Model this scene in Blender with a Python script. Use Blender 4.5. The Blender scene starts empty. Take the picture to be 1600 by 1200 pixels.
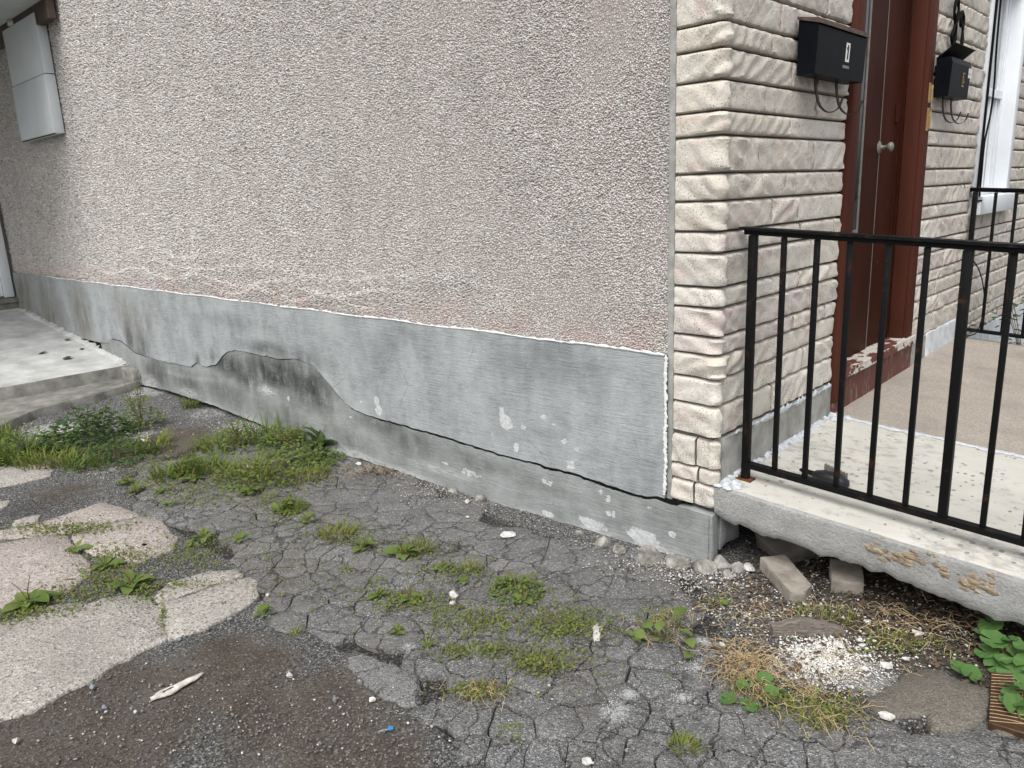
import bpy, math, random
import numpy as np
from mathutils import Matrix, Vector, noise as mnoise

random.seed(7)
RNG = np.random.default_rng(11)
SC = bpy.context.scene
COL = SC.collection

# ------------------------------------------------------------------ camera
F = 1202.0
vr = np.array([1175.0, -345.0, F]); vl = np.array([-1300.0, -240.0, F])
AY = vr / np.linalg.norm(vr)
AX = -(vl - AY * (vl @ AY)); AX /= np.linalg.norm(AX)
AZ = np.cross(AX, AY)
MW = np.stack([AX, AY, AZ])                       # camera (right, down, forward) -> world
CAM = np.array([1.35825, -2.49501, 1.42])
cd = bpy.data.cameras.new('camera'); cam = bpy.data.objects.new('camera', cd); COL.objects.link(cam)
cd.sensor_width = 36.0; cd.lens = 36.0 * F / 1600.0; cd.clip_start = 0.05; cd.clip_end = 500
cam.matrix_world = Matrix(((MW[0, 0], -MW[0, 1], -MW[0, 2], CAM[0]),
                           (MW[1, 0], -MW[1, 1], -MW[1, 2], CAM[1]),
                           (MW[2, 0], -MW[2, 1], -MW[2, 2], CAM[2]),
                           (0, 0, 0, 1)))
SC.camera = cam

# ------------------------------------------------------------------ overcast daylight
SUN_EL, SUN_AZ = math.radians(54), math.radians(158)      # azimuth clockwise from +y
world = bpy.data.worlds.new('World'); SC.world = world; world.use_nodes = True
wn = world.node_tree; wn.nodes.clear()
sky = wn.nodes.new('ShaderNodeTexSky'); sky.sky_type = 'NISHITA'; sky.sun_disc = False
sky.sun_elevation = SUN_EL; sky.sun_rotation = SUN_AZ
sky.air_density = 1.0; sky.dust_density = 4.0; sky.ozone_density = 1.0
hs = wn.nodes.new('ShaderNodeHueSaturation'); hs.inputs['Saturation'].default_value = 0.22
bg = wn.nodes.new('ShaderNodeBackground'); bg.inputs['Strength'].default_value = 0.15
wo = wn.nodes.new('ShaderNodeOutputWorld')
wn.links.new(sky.outputs[0], hs.inputs['Color']); wn.links.new(hs.outputs[0], bg.inputs[0]); wn.links.new(bg.outputs[0], wo.inputs[0])
sl = bpy.data.lights.new('sun', 'SUN'); sl.energy = 1.5; sl.angle = math.radians(35); sl.color = (1.0, 0.97, 0.93)
so = bpy.data.objects.new('sun', sl); COL.objects.link(so)
sdir = Vector((math.sin(SUN_AZ) * math.cos(SUN_EL), math.cos(SUN_AZ) * math.cos(SUN_EL), math.sin(SUN_EL)))
so.rotation_euler = sdir.to_track_quat('Z', 'Y').to_euler(); so.location = (0, -4, 8)
SC.view_settings.view_transform = 'Standard'; SC.view_settings.look = 'None'
SC.view_settings.exposure = 0.50; SC.view_settings.gamma = 1.0; SC.view_settings.use_curve_mapping = False

# ------------------------------------------------------------------ layout helpers (photo point -> place in the world)
def ray(px, py): return MW @ np.array([px - 800.0, py - 600.0, F])
def on(px, py, ax, v):
    r = ray(px, py); return CAM + r * ((v - CAM[ax]) / r[ax])
def gz(x, y=0.0):
    return np.interp(x, [-12, -5.4, -2.33, -1.07, 0.0, 5], [-0.062, -0.062, -0.059, -0.041, 0.0, 0.0])
def G(px, py, dz=0.0):
    z = 0.0
    for _ in range(12):
        p = on(px, py, 2, z + dz); z = float(gz(p[0]))
    return np.array([p[0], p[1], z + dz])
def mpp(p): return float(np.linalg.norm(np.asarray(p) - CAM)) / F       # metres per photo pixel at p
def slabz(x, y): return 0.325 - 0.06 * x + 0.015 * y
def S(px, py):
    r = ray(px, py); n = np.array([.06, -.015, 1.0]); t = (.325 - n @ CAM) / (n @ r); return CAM + t * r

def hsh(ix, iy, s=0):
    n = (ix.astype(np.int64) * 374761393 + iy.astype(np.int64) * 668265263 + s * 1442695041) & 0x7fffffff
    n = ((n ^ (n >> 13)) * 1274126177) & 0x7fffffff
    return ((n ^ (n >> 16)) & 0xffff) / 65535.0
def vn(x, y, s=0):
    x = np.asarray(x, float); y = np.asarray(y, float)
    ix = np.floor(x); iy = np.floor(y); fx = x - ix; fy = y - iy
    fx = fx * fx * (3 - 2 * fx); fy = fy * fy * (3 - 2 * fy)
    a = hsh(ix, iy, s); b = hsh(ix + 1, iy, s); c = hsh(ix, iy + 1, s); d = hsh(ix + 1, iy + 1, s)
    return (a + (b - a) * fx) * (1 - fy) + (c + (d - c) * fx) * fy
def fbm(x, y, s=0, o=3):
    t = 0; a = .5; x = np.asarray(x, float); y = np.asarray(y, float)
    for k in range(o):
        t = t + a * (vn(x, y, s + k) - .5); x = x * 2.03; y = y * 2.03; a *= .55
    return t

# ------------------------------------------------------------------ objects
def tag(o, label=None, cat=None, group=None, kind=None):
    if label: o['label'] = label
    if cat: o['category'] = cat
    if group: o['group'] = group
    if kind: o['kind'] = kind
    return o
def empty(name, loc, label=None, cat=None, group=None, kind=None):
    o = bpy.data.objects.new(name, None); COL.objects.link(o); o.location = loc; o.empty_display_size = .1
    return tag(o, label, cat, group, kind)
def wloc(o):
    v = Vector((0, 0, 0))
    while o: v += Vector(o.location); o = o.parent
    return v
def mesh_obj(name, V, Fc, mat, parent=None, smooth=False, loc=None, mi=None):
    """V in world space; the object's origin is its own loc (or its parent's)."""
    V = np.asarray(V, float).reshape(-1, 3)
    base = np.array(wloc(parent)) if parent else np.zeros(3)
    org = np.array(loc, float) if loc is not None else base
    me = bpy.data.meshes.new(name); me.from_pydata((V - org).tolist(), [], [tuple(int(i) for i in f) for f in Fc])
    mats = mat if isinstance(mat, (list, tuple)) else [mat]
    for m in mats: me.materials.append(m)
    if mi is not None: me.polygons.foreach_set('material_index', np.asarray(mi, np.int32))
    if smooth: me.polygons.foreach_set('use_smooth', np.ones(len(me.polygons), bool))
    me.update()
    o = bpy.data.objects.new(name, me); COL.objects.link(o)
    if parent: o.parent = parent
    o.location = (org - base).tolist()
    return o
def fast_obj(name, V, tris, mat, parent=None, smooth=False):
    V = np.asarray(V, np.float32); tris = np.asarray(tris, np.int32)
    base = np.array(wloc(parent), np.float32) if parent else np.zeros(3, np.float32)
    me = bpy.data.meshes.new(name); n = len(tris); k = tris.shape[1]
    me.vertices.add(len(V)); me.vertices.foreach_set('co', (V - base).ravel())
    me.loops.add(n * k); me.loops.foreach_set('vertex_index', tris.ravel())
    me.polygons.add(n); me.polygons.foreach_set('loop_start', np.arange(0, n * k, k, dtype=np.int32))
    me.update(calc_edges=True)
    if smooth: me.polygons.foreach_set('use_smooth', np.ones(n, bool))
    me.materials.append(mat)
    o = bpy.data.objects.new(name, me); COL.objects.link(o)
    if parent: o.parent = parent
    return o
def vattr(o, name, vals):
    a = o.data.attributes.new(name, 'FLOAT', 'POINT'); a.data.foreach_set('value', np.asarray(vals, np.float32))

class MB:
    def __init__(s): s.v = []; s.f = []; s.m = []
    def add(s, V, Fc, m=0):
        b = len(s.v); s.v += [tuple(map(float, p)) for p in V]; s.f += [tuple(b + i for i in f) for f in Fc]; s.m += [m] * len(Fc)
    def box(s, a, b, m=0, bev=0.0):
        x0, y0, z0 = a; x1, y1, z1 = b
        if bev <= 0:
            V = [(x0, y0, z0), (x1, y0, z0), (x1, y1, z0), (x0, y1, z0), (x0, y0, z1), (x1, y0, z1), (x1, y1, z1), (x0, y1, z1)]
            s.add(V, [(0, 3, 2, 1), (4, 5, 6, 7), (0, 1, 5, 4), (1, 2, 6, 5), (2, 3, 7, 6), (3, 0, 4, 7)], m); return
        import bmesh
        bm = bmesh.new(); bmesh.ops.create_cube(bm, size=1)
        for v in bm.verts:
            v.co = Vector(((x0 + x1) / 2 + v.co.x * (x1 - x0), (y0 + y1) / 2 + v.co.y * (y1 - y0), (z0 + z1) / 2 + v.co.z * (z1 - z0)))
        bmesh.ops.bevel(bm, geom=bm.edges[:], offset=bev, segments=2, affect='EDGES', profile=.5)
        bm.verts.index_update()
        s.add([tuple(v.co) for v in bm.verts], [tuple(v.index for v in f.verts) for f in bm.faces], m); bm.free()
    def tube(s, pts, r, n=6, m=0, cap=True):
        pts = [Vector(p) for p in pts]; rs = r if isinstance(r, (list, tuple)) else [r] * len(pts)
        V = []; Fc = []; up = Vector((0.13, .21, 1))
        for i, p in enumerate(pts):
            d = (pts[min(i + 1, len(pts) - 1)] - pts[max(i - 1, 0)]).normalized()
            a = d.cross(up)
            if a.length < 1e-3: a = d.cross(Vector((1, 0, 0)))
            a.normalize(); b = d.cross(a)
            for k in range(n):
                t = 2 * math.pi * k / n; V.append(p + (a * math.cos(t) + b * math.sin(t)) * rs[i])
        for i in range(len(pts) - 1):
            for k in range(n):
                Fc.append((i * n + k, i * n + (k + 1) % n, (i + 1) * n + (k + 1) % n, (i + 1) * n + k))
        if cap: Fc.append(tuple(range(n - 1, -1, -1))); Fc.append(tuple((len(pts) - 1) * n + k for k in range(n)))
        s.add(V, Fc, m)
    def build(s, name, mat, parent=None, smooth=False, loc=None):
        return mesh_obj(name, s.v, s.f, mat, parent, smooth, loc, s.m if isinstance(mat, (list, tuple)) else None)
def shade_auto(o, ang=35):
    me = o.data; me.polygons.foreach_set('use_smooth', np.ones(len(me.polygons), bool))
    try: me.set_sharp_from_angle(angle=math.radians(ang))
    except Exception: pass
    return o
def part_copy(src, parent, loc, rot=None, name=None, scale=None):
    c = src.copy(); COL.objects.link(c); c.parent = parent; c.location = loc
    if rot is not None: c.rotation_euler = rot
    if scale is not None: c.scale = scale
    return c
def catmull(pts, n=6):
    P = [np.array(p, float) for p in pts]; P = [2 * P[0] - P[1]] + P + [2 * P[-1] - P[-2]]; out = []
    for i in range(1, len(P) - 2):
        for k in range(n):
            t = k / n; a, b, c, d = P[i - 1], P[i], P[i + 1], P[i + 2]
            out.append(.5 * (2 * b + (c - a) * t + (2 * a - 5 * b + 4 * c - d) * t * t + (3 * b - a - 3 * c + d) * t ** 3))
    out.append(P[-2]); return out

# ------------------------------------------------------------------ materials
class N:
    def __init__(s, name, rough=.8, spec=.3):
        s.mat = bpy.data.materials.new(name); s.mat.use_nodes = True; s.nt = s.mat.node_tree
        s.b = s.nt.nodes['Principled BSDF']; s.b.inputs['Roughness'].default_value = rough
        s.b.inputs['Specular IOR Level'].default_value = spec
        s.pos = s.nt.nodes.new('ShaderNodeNewGeometry').outputs['Position']
        s.geo = s.pos.node
    def ln(s, a, b): s.nt.links.new(a, b)
    def setin(s, inp, v):
        if hasattr(v, 'node'): s.ln(v, inp)
        elif isinstance(v, (tuple, list)) and len(v) == 3 and inp.type == 'RGBA': inp.default_value = (*v, 1)
        else: inp.default_value = v
    def map(s, scale=(1, 1, 1), rot=(0, 0, 0), vec=None):
        n = s.nt.nodes.new('ShaderNodeMapping'); n.inputs['Scale'].default_value = scale; n.inputs['Rotation'].default_value = rot
        s.ln(vec or s.pos, n.inputs[0]); return n.outputs[0]
    def noise(s, sc, det=3, ro=.55, vec=None, dist=0):
        n = s.nt.nodes.new('ShaderNodeTexNoise'); n.inputs['Scale'].default_value = sc; n.inputs['Detail'].default_value = det
        n.inputs['Roughness'].default_value = ro; n.inputs['Distortion'].default_value = dist; s.ln(vec or s.pos, n.inputs['Vector']); return n.outputs['Fac']
    def vor(s, sc, feat='F1', vec=None, out='Color', rnd=1):
        n = s.nt.nodes.new('ShaderNodeTexVoronoi'); n.feature = feat; n.inputs['Scale'].default_value = sc; n.inputs['Randomness'].default_value = rnd
        s.ln(vec or s.pos, n.inputs['Vector']); return n.outputs[out]
    def r1(s, col):
        n = s.nt.nodes.new('ShaderNodeSeparateColor'); s.ln(col, n.inputs[0]); return n.outputs[0]
    def ramp(s, fac, stops, interp='LINEAR'):
        n = s.nt.nodes.new('ShaderNodeValToRGB'); n.color_ramp.interpolation = interp
        el = n.color_ramp.elements
        while len(el) < len(stops): el.new(.5)
        for e, (p, c) in zip(el, stops):
            e.position = p; c = (c, c, c) if isinstance(c, (int, float)) else c; e.color = (*c, 1)
        s.ln(fac, n.inputs[0]); return n.outputs[0]
    def mix(s, fac, a, b, mode='MIX'):
        n = s.nt.nodes.new('ShaderNodeMix'); n.data_type = 'RGBA'; n.blend_type = mode
        s.setin(n.inputs[0], fac); s.setin(n.inputs[6], a); s.setin(n.inputs[7], b); return n.outputs[2]
    def math(s, op, a, b=0.0, c=None, clamp=False):
        n = s.nt.nodes.new('ShaderNodeMath'); n.operation = op; n.use_clamp = clamp; s.setin(n.inputs[0], a); s.setin(n.inputs[1], b)
        if c is not None: s.setin(n.inputs[2], c)
        return n.outputs[0]
    def attr(s, name):
        n = s.nt.nodes.new('ShaderNodeAttribute'); n.attribute_name = name; return n.outputs['Fac']
    def orand(s): return s.nt.nodes.new('ShaderNodeObjectInfo').outputs['Random']
    def island(s): return s.geo.outputs['Random Per Island']
    def bump(s, h, st=.5, d=.005, prev=None):
        n = s.nt.nodes.new('ShaderNodeBump'); n.inputs['Strength'].default_value = st; n.inputs['Distance'].default_value = d
        s.ln(h, n.inputs['Height'])
        if prev: s.ln(prev, n.inputs['Normal'])
        return n.outputs[0]
    def done(s, col, nrm=None, rough=None):
        s.setin(s.b.inputs['Base Color'], col)
        if nrm: s.ln(nrm, s.b.inputs['Normal'])
        if rough is not None: s.setin(s.b.inputs['Roughness'], rough)
        return s.mat

def m_pebble():
    n = N('pebble', .75, .3)
    c = n.ramp(n.island(), [(0, (.23, .21, .195)), (.10, (.40, .385, .36)), (.40, (.57, .557, .535)), (.66, (.47, .448, .424)), (.82, (.70, .69, .675)), (.94, (.46, .385, .355)), (1, (.46, .40, .32))])
    big = n.noise(1.6, 4); c = n.mix(n.ramp(big, [(.35, 0), (.7, .35)]), c, (.475, .45, .425), 'MIX')
    c = n.mix(n.ramp(n.noise(5.5, 6, .7, n.map((1, 1, .45))), [(.46, 0), (.75, .42)]), c, (.31, .29, .265))
    zz = n.nt.nodes.new('ShaderNodeSeparateXYZ'); n.ln(n.pos, zz.inputs[0])
    low = n.ramp(zz.outputs[2], [(.82, .55), (1.0, 0)]); pk = n.math('MULTIPLY', low, n.ramp(n.noise(4.5, 4, .6), [(.42, 0), (.6, 1)])); c = n.mix(pk, c, (.47, .345, .315))
    return n.done(c, n.bump(n.noise(400, 2), .3, .002))
def m_pebblebed():
    n = N('pebble_mortar', .9, .2)
    c = n.ramp(n.noise(90, 4), [(.3, (.24, .21, .195)), (.7, (.38, .335, .31))])
    return n.done(c, n.bump(n.noise(150, 4), .8, .006))
def m_plinth(name, base, dark):
    n = N(name, .75, .3)
    st = n.map((3, 3, 46)); br = n.noise(3.0, 6, .65, st)
    st2 = n.map((14, 14, 210)); br2 = n.noise(3.0, 3, .6, st2)
    c = n.ramp(n.noise(2.3, 4), [(.3, tuple(x * .70 for x in base)), (.7, tuple(x * 1.22 for x in base))])
    c = n.mix(n.ramp(br, [(.40, 0), (.68, .7)]), c, tuple(x * 1.4 for x in base))
    c = n.mix(n.ramp(n.noise(17, 6, .75), [(.55, 0), (.72, .5)]), c, tuple(x * .66 for x in base))
    c = n.mix(n.ramp(br2, [(.52, 0), (.75, .22)]), c, tuple(x * .62 for x in base))
    dn = n.math('ADD', n.math('MULTIPLY', n.noise(11, 7, .72, n.map((1, 1, .5))), .75), n.math('MULTIPLY', br, .25))
    damp = n.math('MULTIPLY', n.attr('damp'), n.ramp(dn, [(.36, .12), (.47, .7), (.58, 1.0)]))
    wv = n.ramp(n.noise(2.6, 6, .68, n.map((1.6, 1, .9))), [(.40, 0), (.62, .75)]); c = n.mix(wv, c, tuple(x * 1.5 for x in base))
    gr = n.ramp(n.noise(5.0, 6, .7, n.map((1.2, 1, 2.0))), [(.5, 0), (.72, .45)]); c = n.mix(gr, c, tuple(x * .55 for x in base))
    c = n.mix(damp, c, dark)
    wb = n.math('MULTIPLY', n.attr('wash'), n.ramp(n.noise(3.2, 5, .7, n.map((5, 5, 24))), [(.36, 0), (.56, .85)])); c = n.mix(wb, c, (.55, .565, .56))
    brown = n.math('MULTIPLY', n.attr('brown'), n.ramp(n.noise(3.4, 4, .6, n.map((2.2, 1, .7))), [(.3, .2), (.6, 1)]))
    c = n.mix(brown, c, (.185, .175, .150))
    fn = n.noise(42, 4, .6); fl = n.math('ADD', n.attr('flake'), n.math('MULTIPLY', n.math('SUBTRACT', fn, .5), .95))
    fm = n.ramp(fl, [(.47, 0), (.53, 1)])
    c = n.mix(fm, c, n.ramp(n.noise(60, 4, .7), [(.3, (.38, .39, .395)), (.65, (.60, .615, .62))]))
    sp = n.ramp(n.noise(95, 2), [(.74, 0), (.76, .6)]); c = n.mix(sp, c, (.55, .56, .56))
    hcr = n.vor(5.5, 'DISTANCE_TO_EDGE', n.map((1, 1, .8)), 'Distance'); 
    h = n.math('ADD', n.math('MULTIPLY', br, .8), n.math('MULTIPLY', br2, .38))
    h = n.math('SUBTRACT', h, n.math('MULTIPLY', fm, .25))
    crz = n.vor(3.2, 'DISTANCE_TO_EDGE', n.map((1.0, 1, 1.4)), 'Distance'); hl = n.math('MULTIPLY', n.ramp(crz, [(.002, 1), (.006, 0)]), n.ramp(n.noise(3, 3), [(.55, 0), (.65, .7)])); c = n.mix(hl, c, (.07, .07, .068))
    return n.done(c, n.bump(h, .6, .007, n.bump(n.noise(30, 5, .7), .5, .008)))
def m_simple(name, base, var=.12, sc=14, rough=.8, spec=.3, bst=.3, bsc=60, bd=.004):
    n = N(name, rough, spec)
    c = n.ramp(n.noise(sc, 5, .6), [(.3, tuple(max(0, x * (1 - var * 2)) for x in base)), (.7, tuple(x * (1 + var) for x in base))])
    return n.done(c, n.bump(n.noise(bsc, 4, .6), bst, bd))
def m_stone():
    n = N('cast_stone', .78, .3); r = n.orand()
    c = n.ramp(r, [(0, (.55, .51, .445)), (.2, (.63, .59, .525)), (.4, (.57, .51, .475)), (.6, (.65, .625, .57)), (.8, (.59, .55, .48)), (1, (.54, .515, .47))])
    loc = n.nt.nodes.new('ShaderNodeVectorMath'); loc.operation = 'ADD'; n.ln(n.pos, loc.inputs[0])
    cx = n.nt.nodes.new('ShaderNodeCombineXYZ'); n.ln(n.math('MULTIPLY', r, 37.0), cx.inputs[2]); n.ln(cx.outputs[0], loc.inputs[1])
    v = loc.outputs[0]
    dg = n.map((1, 1, 1), (math.radians(-38), 0, 0), v); dgs = n.map((9, 2.2, 9), (0, 0, 0), dg); dgf = n.map((15, 3.4, 15), (0, 0, 0), dg)
    pk = n.ramp(n.noise(1.6, 3, .5, dgs), [(.52, 0), (.68, .55)]); pk = n.math('MULTIPLY', pk, n.ramp(r, [(.2, .25), (.55, 1)]))
    c = n.mix(pk, c, (.50, .36, .33))
    yl = n.ramp(n.noise(5, 3, .5, v), [(.5, 0), (.75, .4)]); c = n.mix(yl, c, (.58, .51, .40))
    c = n.mix(n.ramp(n.noise(70, 4, .7), [(.45, 0), (.75, .35)]), c, (.36, .34, .30))
    c = n.mix(n.ramp(n.noise(210, 3, .7), [(.5, 0), (.68, .45)]), c, (.33, .315, .285))
    pit = n.math('LESS_THAN', n.vor(120, 'F1', None, 'Distance'), n.math('MULTIPLY', n.ramp(n.noise(8, 2), [(.32, .2), (.6, 1)]), .27))
    c = n.mix(n.math('MULTIPLY', pit, .75), c, (.13, .12, .10))
    rs = n.noise(.9, 3, .5, dgf, .2); rs = n.math('ABSOLUTE', n.math('SUBTRACT', rs, .5))
    b1 = n.bump(rs, .7, .018); b2 = n.bump(n.noise(130, 5, .7), .6, .006, b1)
    return n.done(c, b2)
def m_asphalt(name='asphalt', k=1.0, brown=False):
    n = N(name, .9, .2)
    wob = n.nt.nodes.new('ShaderNodeVectorMath'); wob.operation = 'MULTIPLY_ADD'
    nz = n.nt.nodes.new('ShaderNodeTexNoise'); nz.inputs['Scale'].default_value = 11; nz.inputs['Detail'].default_value = 5; n.ln(n.pos, nz.inputs['Vector'])
    n.ln(nz.outputs['Color'], wob.inputs[0]); wob.inputs[1].default_value = (.10, .10, .10); n.ln(n.pos, wob.inputs[2])
    g = k
    cell = n.r1(n.vor(190)); c = n.ramp(cell, [(0, .088 * g), (.3, .148 * g), (.62, .222 * g), (.82, .30 * g), (.90, .42), (.97, .52), (1, .62)])
    fine = n.r1(n.vor(420)); c = n.mix(.42, c, n.ramp(fine, [(0, .07 * g), (.5, .16 * g), (.85, .24 * g), (.93, .5), (1, .6)]))
    c = n.mix(n.ramp(n.noise(3.2, 5, .6), [(.35, .4), (.65, 0)]), c, (.085 * k, .083 * k, .081 * k))
    dust = n.ramp(n.noise(5, 7, .72), [(.5, 0), (.72, .5)]); c = n.mix(dust, c, (.30, .29, .275))
    blot = n.ramp(n.noise(26, 6, .75), [(.5, 0), (.68, .45)]); c = n.mix(blot, c, (.085 * k, .083 * k, .080 * k))
    c = n.mix(n.ramp(n.noise(2.1, 3), [(.45, 0), (.7, .3)]), c, (.15, .125, .10))
    ed = n.vor(7.0, 'DISTANCE_TO_EDGE', wob.outputs[0], 'Distance'); brk = n.ramp(n.noise(4.5, 3), [(.36, 0), (.50, 1)])
    hair = n.math('MULTIPLY', n.ramp(ed, [(.010, 1), (.028, 0)]), brk); c = n.mix(n.math('MULTIPLY', hair, .55), c, (.028, .026, .024))
    sm = None                                       # smears of plaster dust trodden into the asphalt
    for px, py, r in ((962, 1112, 34), (1068, 1090, 15), (1088, 1042, 18), (640, 1010, 16), (1100, 1000, 22), (985, 1085, 22)):
        p = G(px, py); d = n.nt.nodes.new('ShaderNodeVectorMath'); d.operation = 'DISTANCE'; n.ln(n.pos, d.inputs[0]); d.inputs[1].default_value = tuple(p)
        m_ = n.math('SUBTRACT', 1.0, n.math('DIVIDE', d.outputs['Value'], r * mpp(p) * 1.6), clamp=True); sm = m_ if sm is None else n.math('MAXIMUM', sm, m_)
    sm = n.ramp(n.math('ADD', n.math('MULTIPLY', sm, .7), n.math('MULTIPLY', n.math('SUBTRACT', n.noise(85, 6, .75), .5), .9)), [(.38, 0), (.62, .85)])
    sm = n.math('MULTIPLY', sm, 1.0); c = n.mix(sm, c, (.50, .51, .52))
    h = n.math('SUBTRACT', n.noise(55, 6, .75), n.math('MULTIPLY', hair, .8))
    return n.done(c, n.bump(n.vor(190, 'F1', None, 'Distance'), .8, .006, n.bump(h, .9, .010)))
def m_ground():
    n = N('soil_and_asphalt', .92, .2)
    cell = n.r1(n.vor(200)); c = n.ramp(cell, [(0, .045), (.4, .10), (.72, .165), (.86, .24), (.93, .38), (1, .55)])
    soil = n.ramp(n.noise(130, 5, .7), [(.28, (.036, .029, .023)), (.46, (.100, .083, .067)), (.6, (.19, .165, .14)), (.78, (.35, .33, .30))])
    sm = n.math('ADD', n.attr('soil'), n.math('MULTIPLY', n.math('SUBTRACT', n.noise(9, 5, .65), .5), .9)); sm = n.ramp(sm, [(.35, 0), (.65, 1)])
    du = n.ramp(n.noise(2.4, 6, .65), [(.45, 0), (.66, .55)]); soil = n.mix(du, soil, n.ramp(n.noise(90, 5, .75), [(.3, (.13, .118, .105)), (.65, (.27, .25, .225))]))
    c = n.mix(sm, c, soil)
    red = n.math('MULTIPLY', n.ramp(n.noise(4.5, 4, .6), [(.45, 0), (.70, .5)]), sm); c = n.mix(red, c, (.075, .055, .044))
    gm = n.math('ADD', n.attr('pale'), n.math('MULTIPLY', n.math('SUBTRACT', n.noise(38, 5, .7), .5), 1.1)); gm = n.ramp(gm, [(.42, 0), (.6, 1)])
    c = n.mix(gm, c, n.ramp(n.r1(n.vor(210)), [(0, .16), (.4, .34), (.8, .55), (1, .7)]))
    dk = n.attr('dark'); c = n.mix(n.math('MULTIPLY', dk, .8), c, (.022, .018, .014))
    clod = n.r1(n.vor(150)); c = n.mix(n.math('MULTIPLY', n.ramp(clod, [(.88, 0), (.9, .6)]), n.math('SUBTRACT', 1.0, gm)), c, n.ramp(n.r1(n.vor(150, 'F1', n.map((1.01, 1, 1)))), [(0, (.10, .085, .07)), (.6, (.22, .20, .175)), (1, (.40, .38, .35))]))
    return n.done(c, n.bump(n.noise(60, 7, .78), 1.0, .020, n.bump(n.vor(75, 'F1', None, 'Distance'), .7, .010)))
def m_aggregate(name, pal, sc=170):
    n = N(name, .88, .25)
    cell = n.r1(n.vor(sc)); c = n.ramp(cell, pal)
    c = n.mix(n.ramp(n.noise(4, 5, .6), [(.35, .35), (.65, 0)]), c, tuple(x * .62 for x in pal[2][1]))
    c = n.mix(n.ramp(n.noise(45, 5, .7), [(.56, 0), (.74, .6)]), c, (.17, .16, .148))
    c = n.mix(n.ramp(n.noise(3.5, 7, .7), [(.48, 0), (.72, .5)]), c, tuple(x * .5 for x in pal[2][1]))
    return n.done(c, n.bump(n.vor(sc, 'F1', None, 'Distance'), .6, .005, n.bump(n.noise(60, 5, .7), .7, .006)))
def m_leaf(name, a, b, tr=.35):
    n = N(name, .6, .18); r = n.orand()
    c = n.mix(n.math('ADD', n.math('MULTIPLY', r, .5), n.math('MULTIPLY', n.island(), .5)), a, b)
    c = n.mix(n.ramp(n.noise(60, 3), [(.5, 0), (.8, .35)]), c, tuple(x * .6 for x in a))
    n.done(c, n.bump(n.noise(220, 2), .25, .002))
    t = n.nt.nodes.new('ShaderNodeBsdfTranslucent'); n.ln(c, t.inputs[0]); mx = n.nt.nodes.new('ShaderNodeMixShader'); mx.inputs[0].default_value = tr
    out = n.nt.nodes['Material Output']; n.ln(n.b.outputs[0], mx.inputs[1]); n.ln(t.outputs[0], mx.inputs[2]); n.ln(mx.outputs[0], out.inputs[0])
    return n.mat
def m_iron():
    n = N('black_iron_paint', .5, .10)
    ru = n.ramp(n.noise(14, 6, .7), [(.56, 0), (.70, .9)])
    fine = n.ramp(n.noise(90, 4, .7), [(.45, .3), (.65, 1)])
    c = n.mix(n.math('MULTIPLY', ru, fine), (.0055, .0055, .006), n.ramp(n.noise(60, 3), [(.3, (.035, .016, .010)), (.7, (.10, .045, .025))]))
    return n.done(c, n.bump(n.noise(110, 5, .7), .45, .003), n.ramp(ru, [(0, .5), (1, .9)]))
def m_gravel(name, pal):
    n = N(name, .85, .25); c = n.ramp(n.island(), pal); c = n.mix(n.ramp(n.noise(180, 3), [(.4, .3), (.6, 0)]), c, tuple(x * .5 for x in pal[1][1]))
    return n.done(c, n.bump(n.noise(300, 3), .3, .002))
def m_brownpaint(name, base):
    n = N(name, .55, .06)
    c = n.ramp(n.noise(6, 5, .6, n.map((1, 1, .25))), [(.3, tuple(x * .8 for x in base)), (.7, tuple(x * 1.15 for x in base))])
    ch = n.ramp(n.noise(26, 5, .75), [(.715, 0), (.73, 1)]); c = n.mix(ch, c, (.42, .38, .33))
    return n.done(c, n.bump(n.noise(40, 5, .6, n.map((1, 1, .2))), .18, .004))
def m_peel():
    n = N('peeling_sill_paint', .6, .35)
    v = n.noise(7, 6, .62, n.map((2.0, 1.0, 1.6))); k = n.ramp(v, [(.485, 0), (.5, 1)])
    c = n.mix(k, (.115, .038, .027), n.ramp(n.noise(60, 3), [(.3, (.42, .39, .35)), (.7, (.60, .57, .52))]))
    return n.done(c, n.bump(k, .6, .003, n.bump(n.noise(70, 4), .3, .003)))
def m_riser():
    n = N('scuffed_riser_paint', .65, .35)
    k = n.ramp(n.noise(30, 5, .7, n.map((1, 1, .35))), [(.56, 0), (.66, .75)])
    c = n.mix(k, (.11, .038, .027), (.24, .22, .20)); return n.done(c, n.bump(n.noise(60, 4), .3, .003))
def m_slabtop():
    n = N('worn_cream_paint', .8, .3)
    c = n.ramp(n.noise(5, 5, .6), [(.3, (.46, .45, .405)), (.7, (.56, .545, .495))])
    wear = n.math('ADD', n.noise(22, 6, .7, n.map((.8, 1.2, 1))), n.math('MULTIPLY', n.math('SUBTRACT', n.noise(2.2, 2), .5), .45))
    c = n.mix(n.ramp(wear, [(.54, 0), (.60, .45), (.70, .75)]), c, (.29, .285, .262))
    ch = n.math('LESS_THAN', n.math('ADD', n.vor(30, 'F1', n.map((1, .7, 1)), 'Distance'), n.math('MULTIPLY', n.math('SUBTRACT', n.noise(70, 3), .5), .22)), n.math('MULTIPLY', n.ramp(n.noise(5.5, 3), [(.40, .1), (.62, 1)]), .27))
    c = n.mix(n.math('MULTIPLY', ch, n.ramp(n.noise(80, 3), [(.4, .5), (.6, .85)])), c, (.17, .165, .15))
    return n.done(c, n.bump(n.noise(70, 5, .65), .35, .004))
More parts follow.
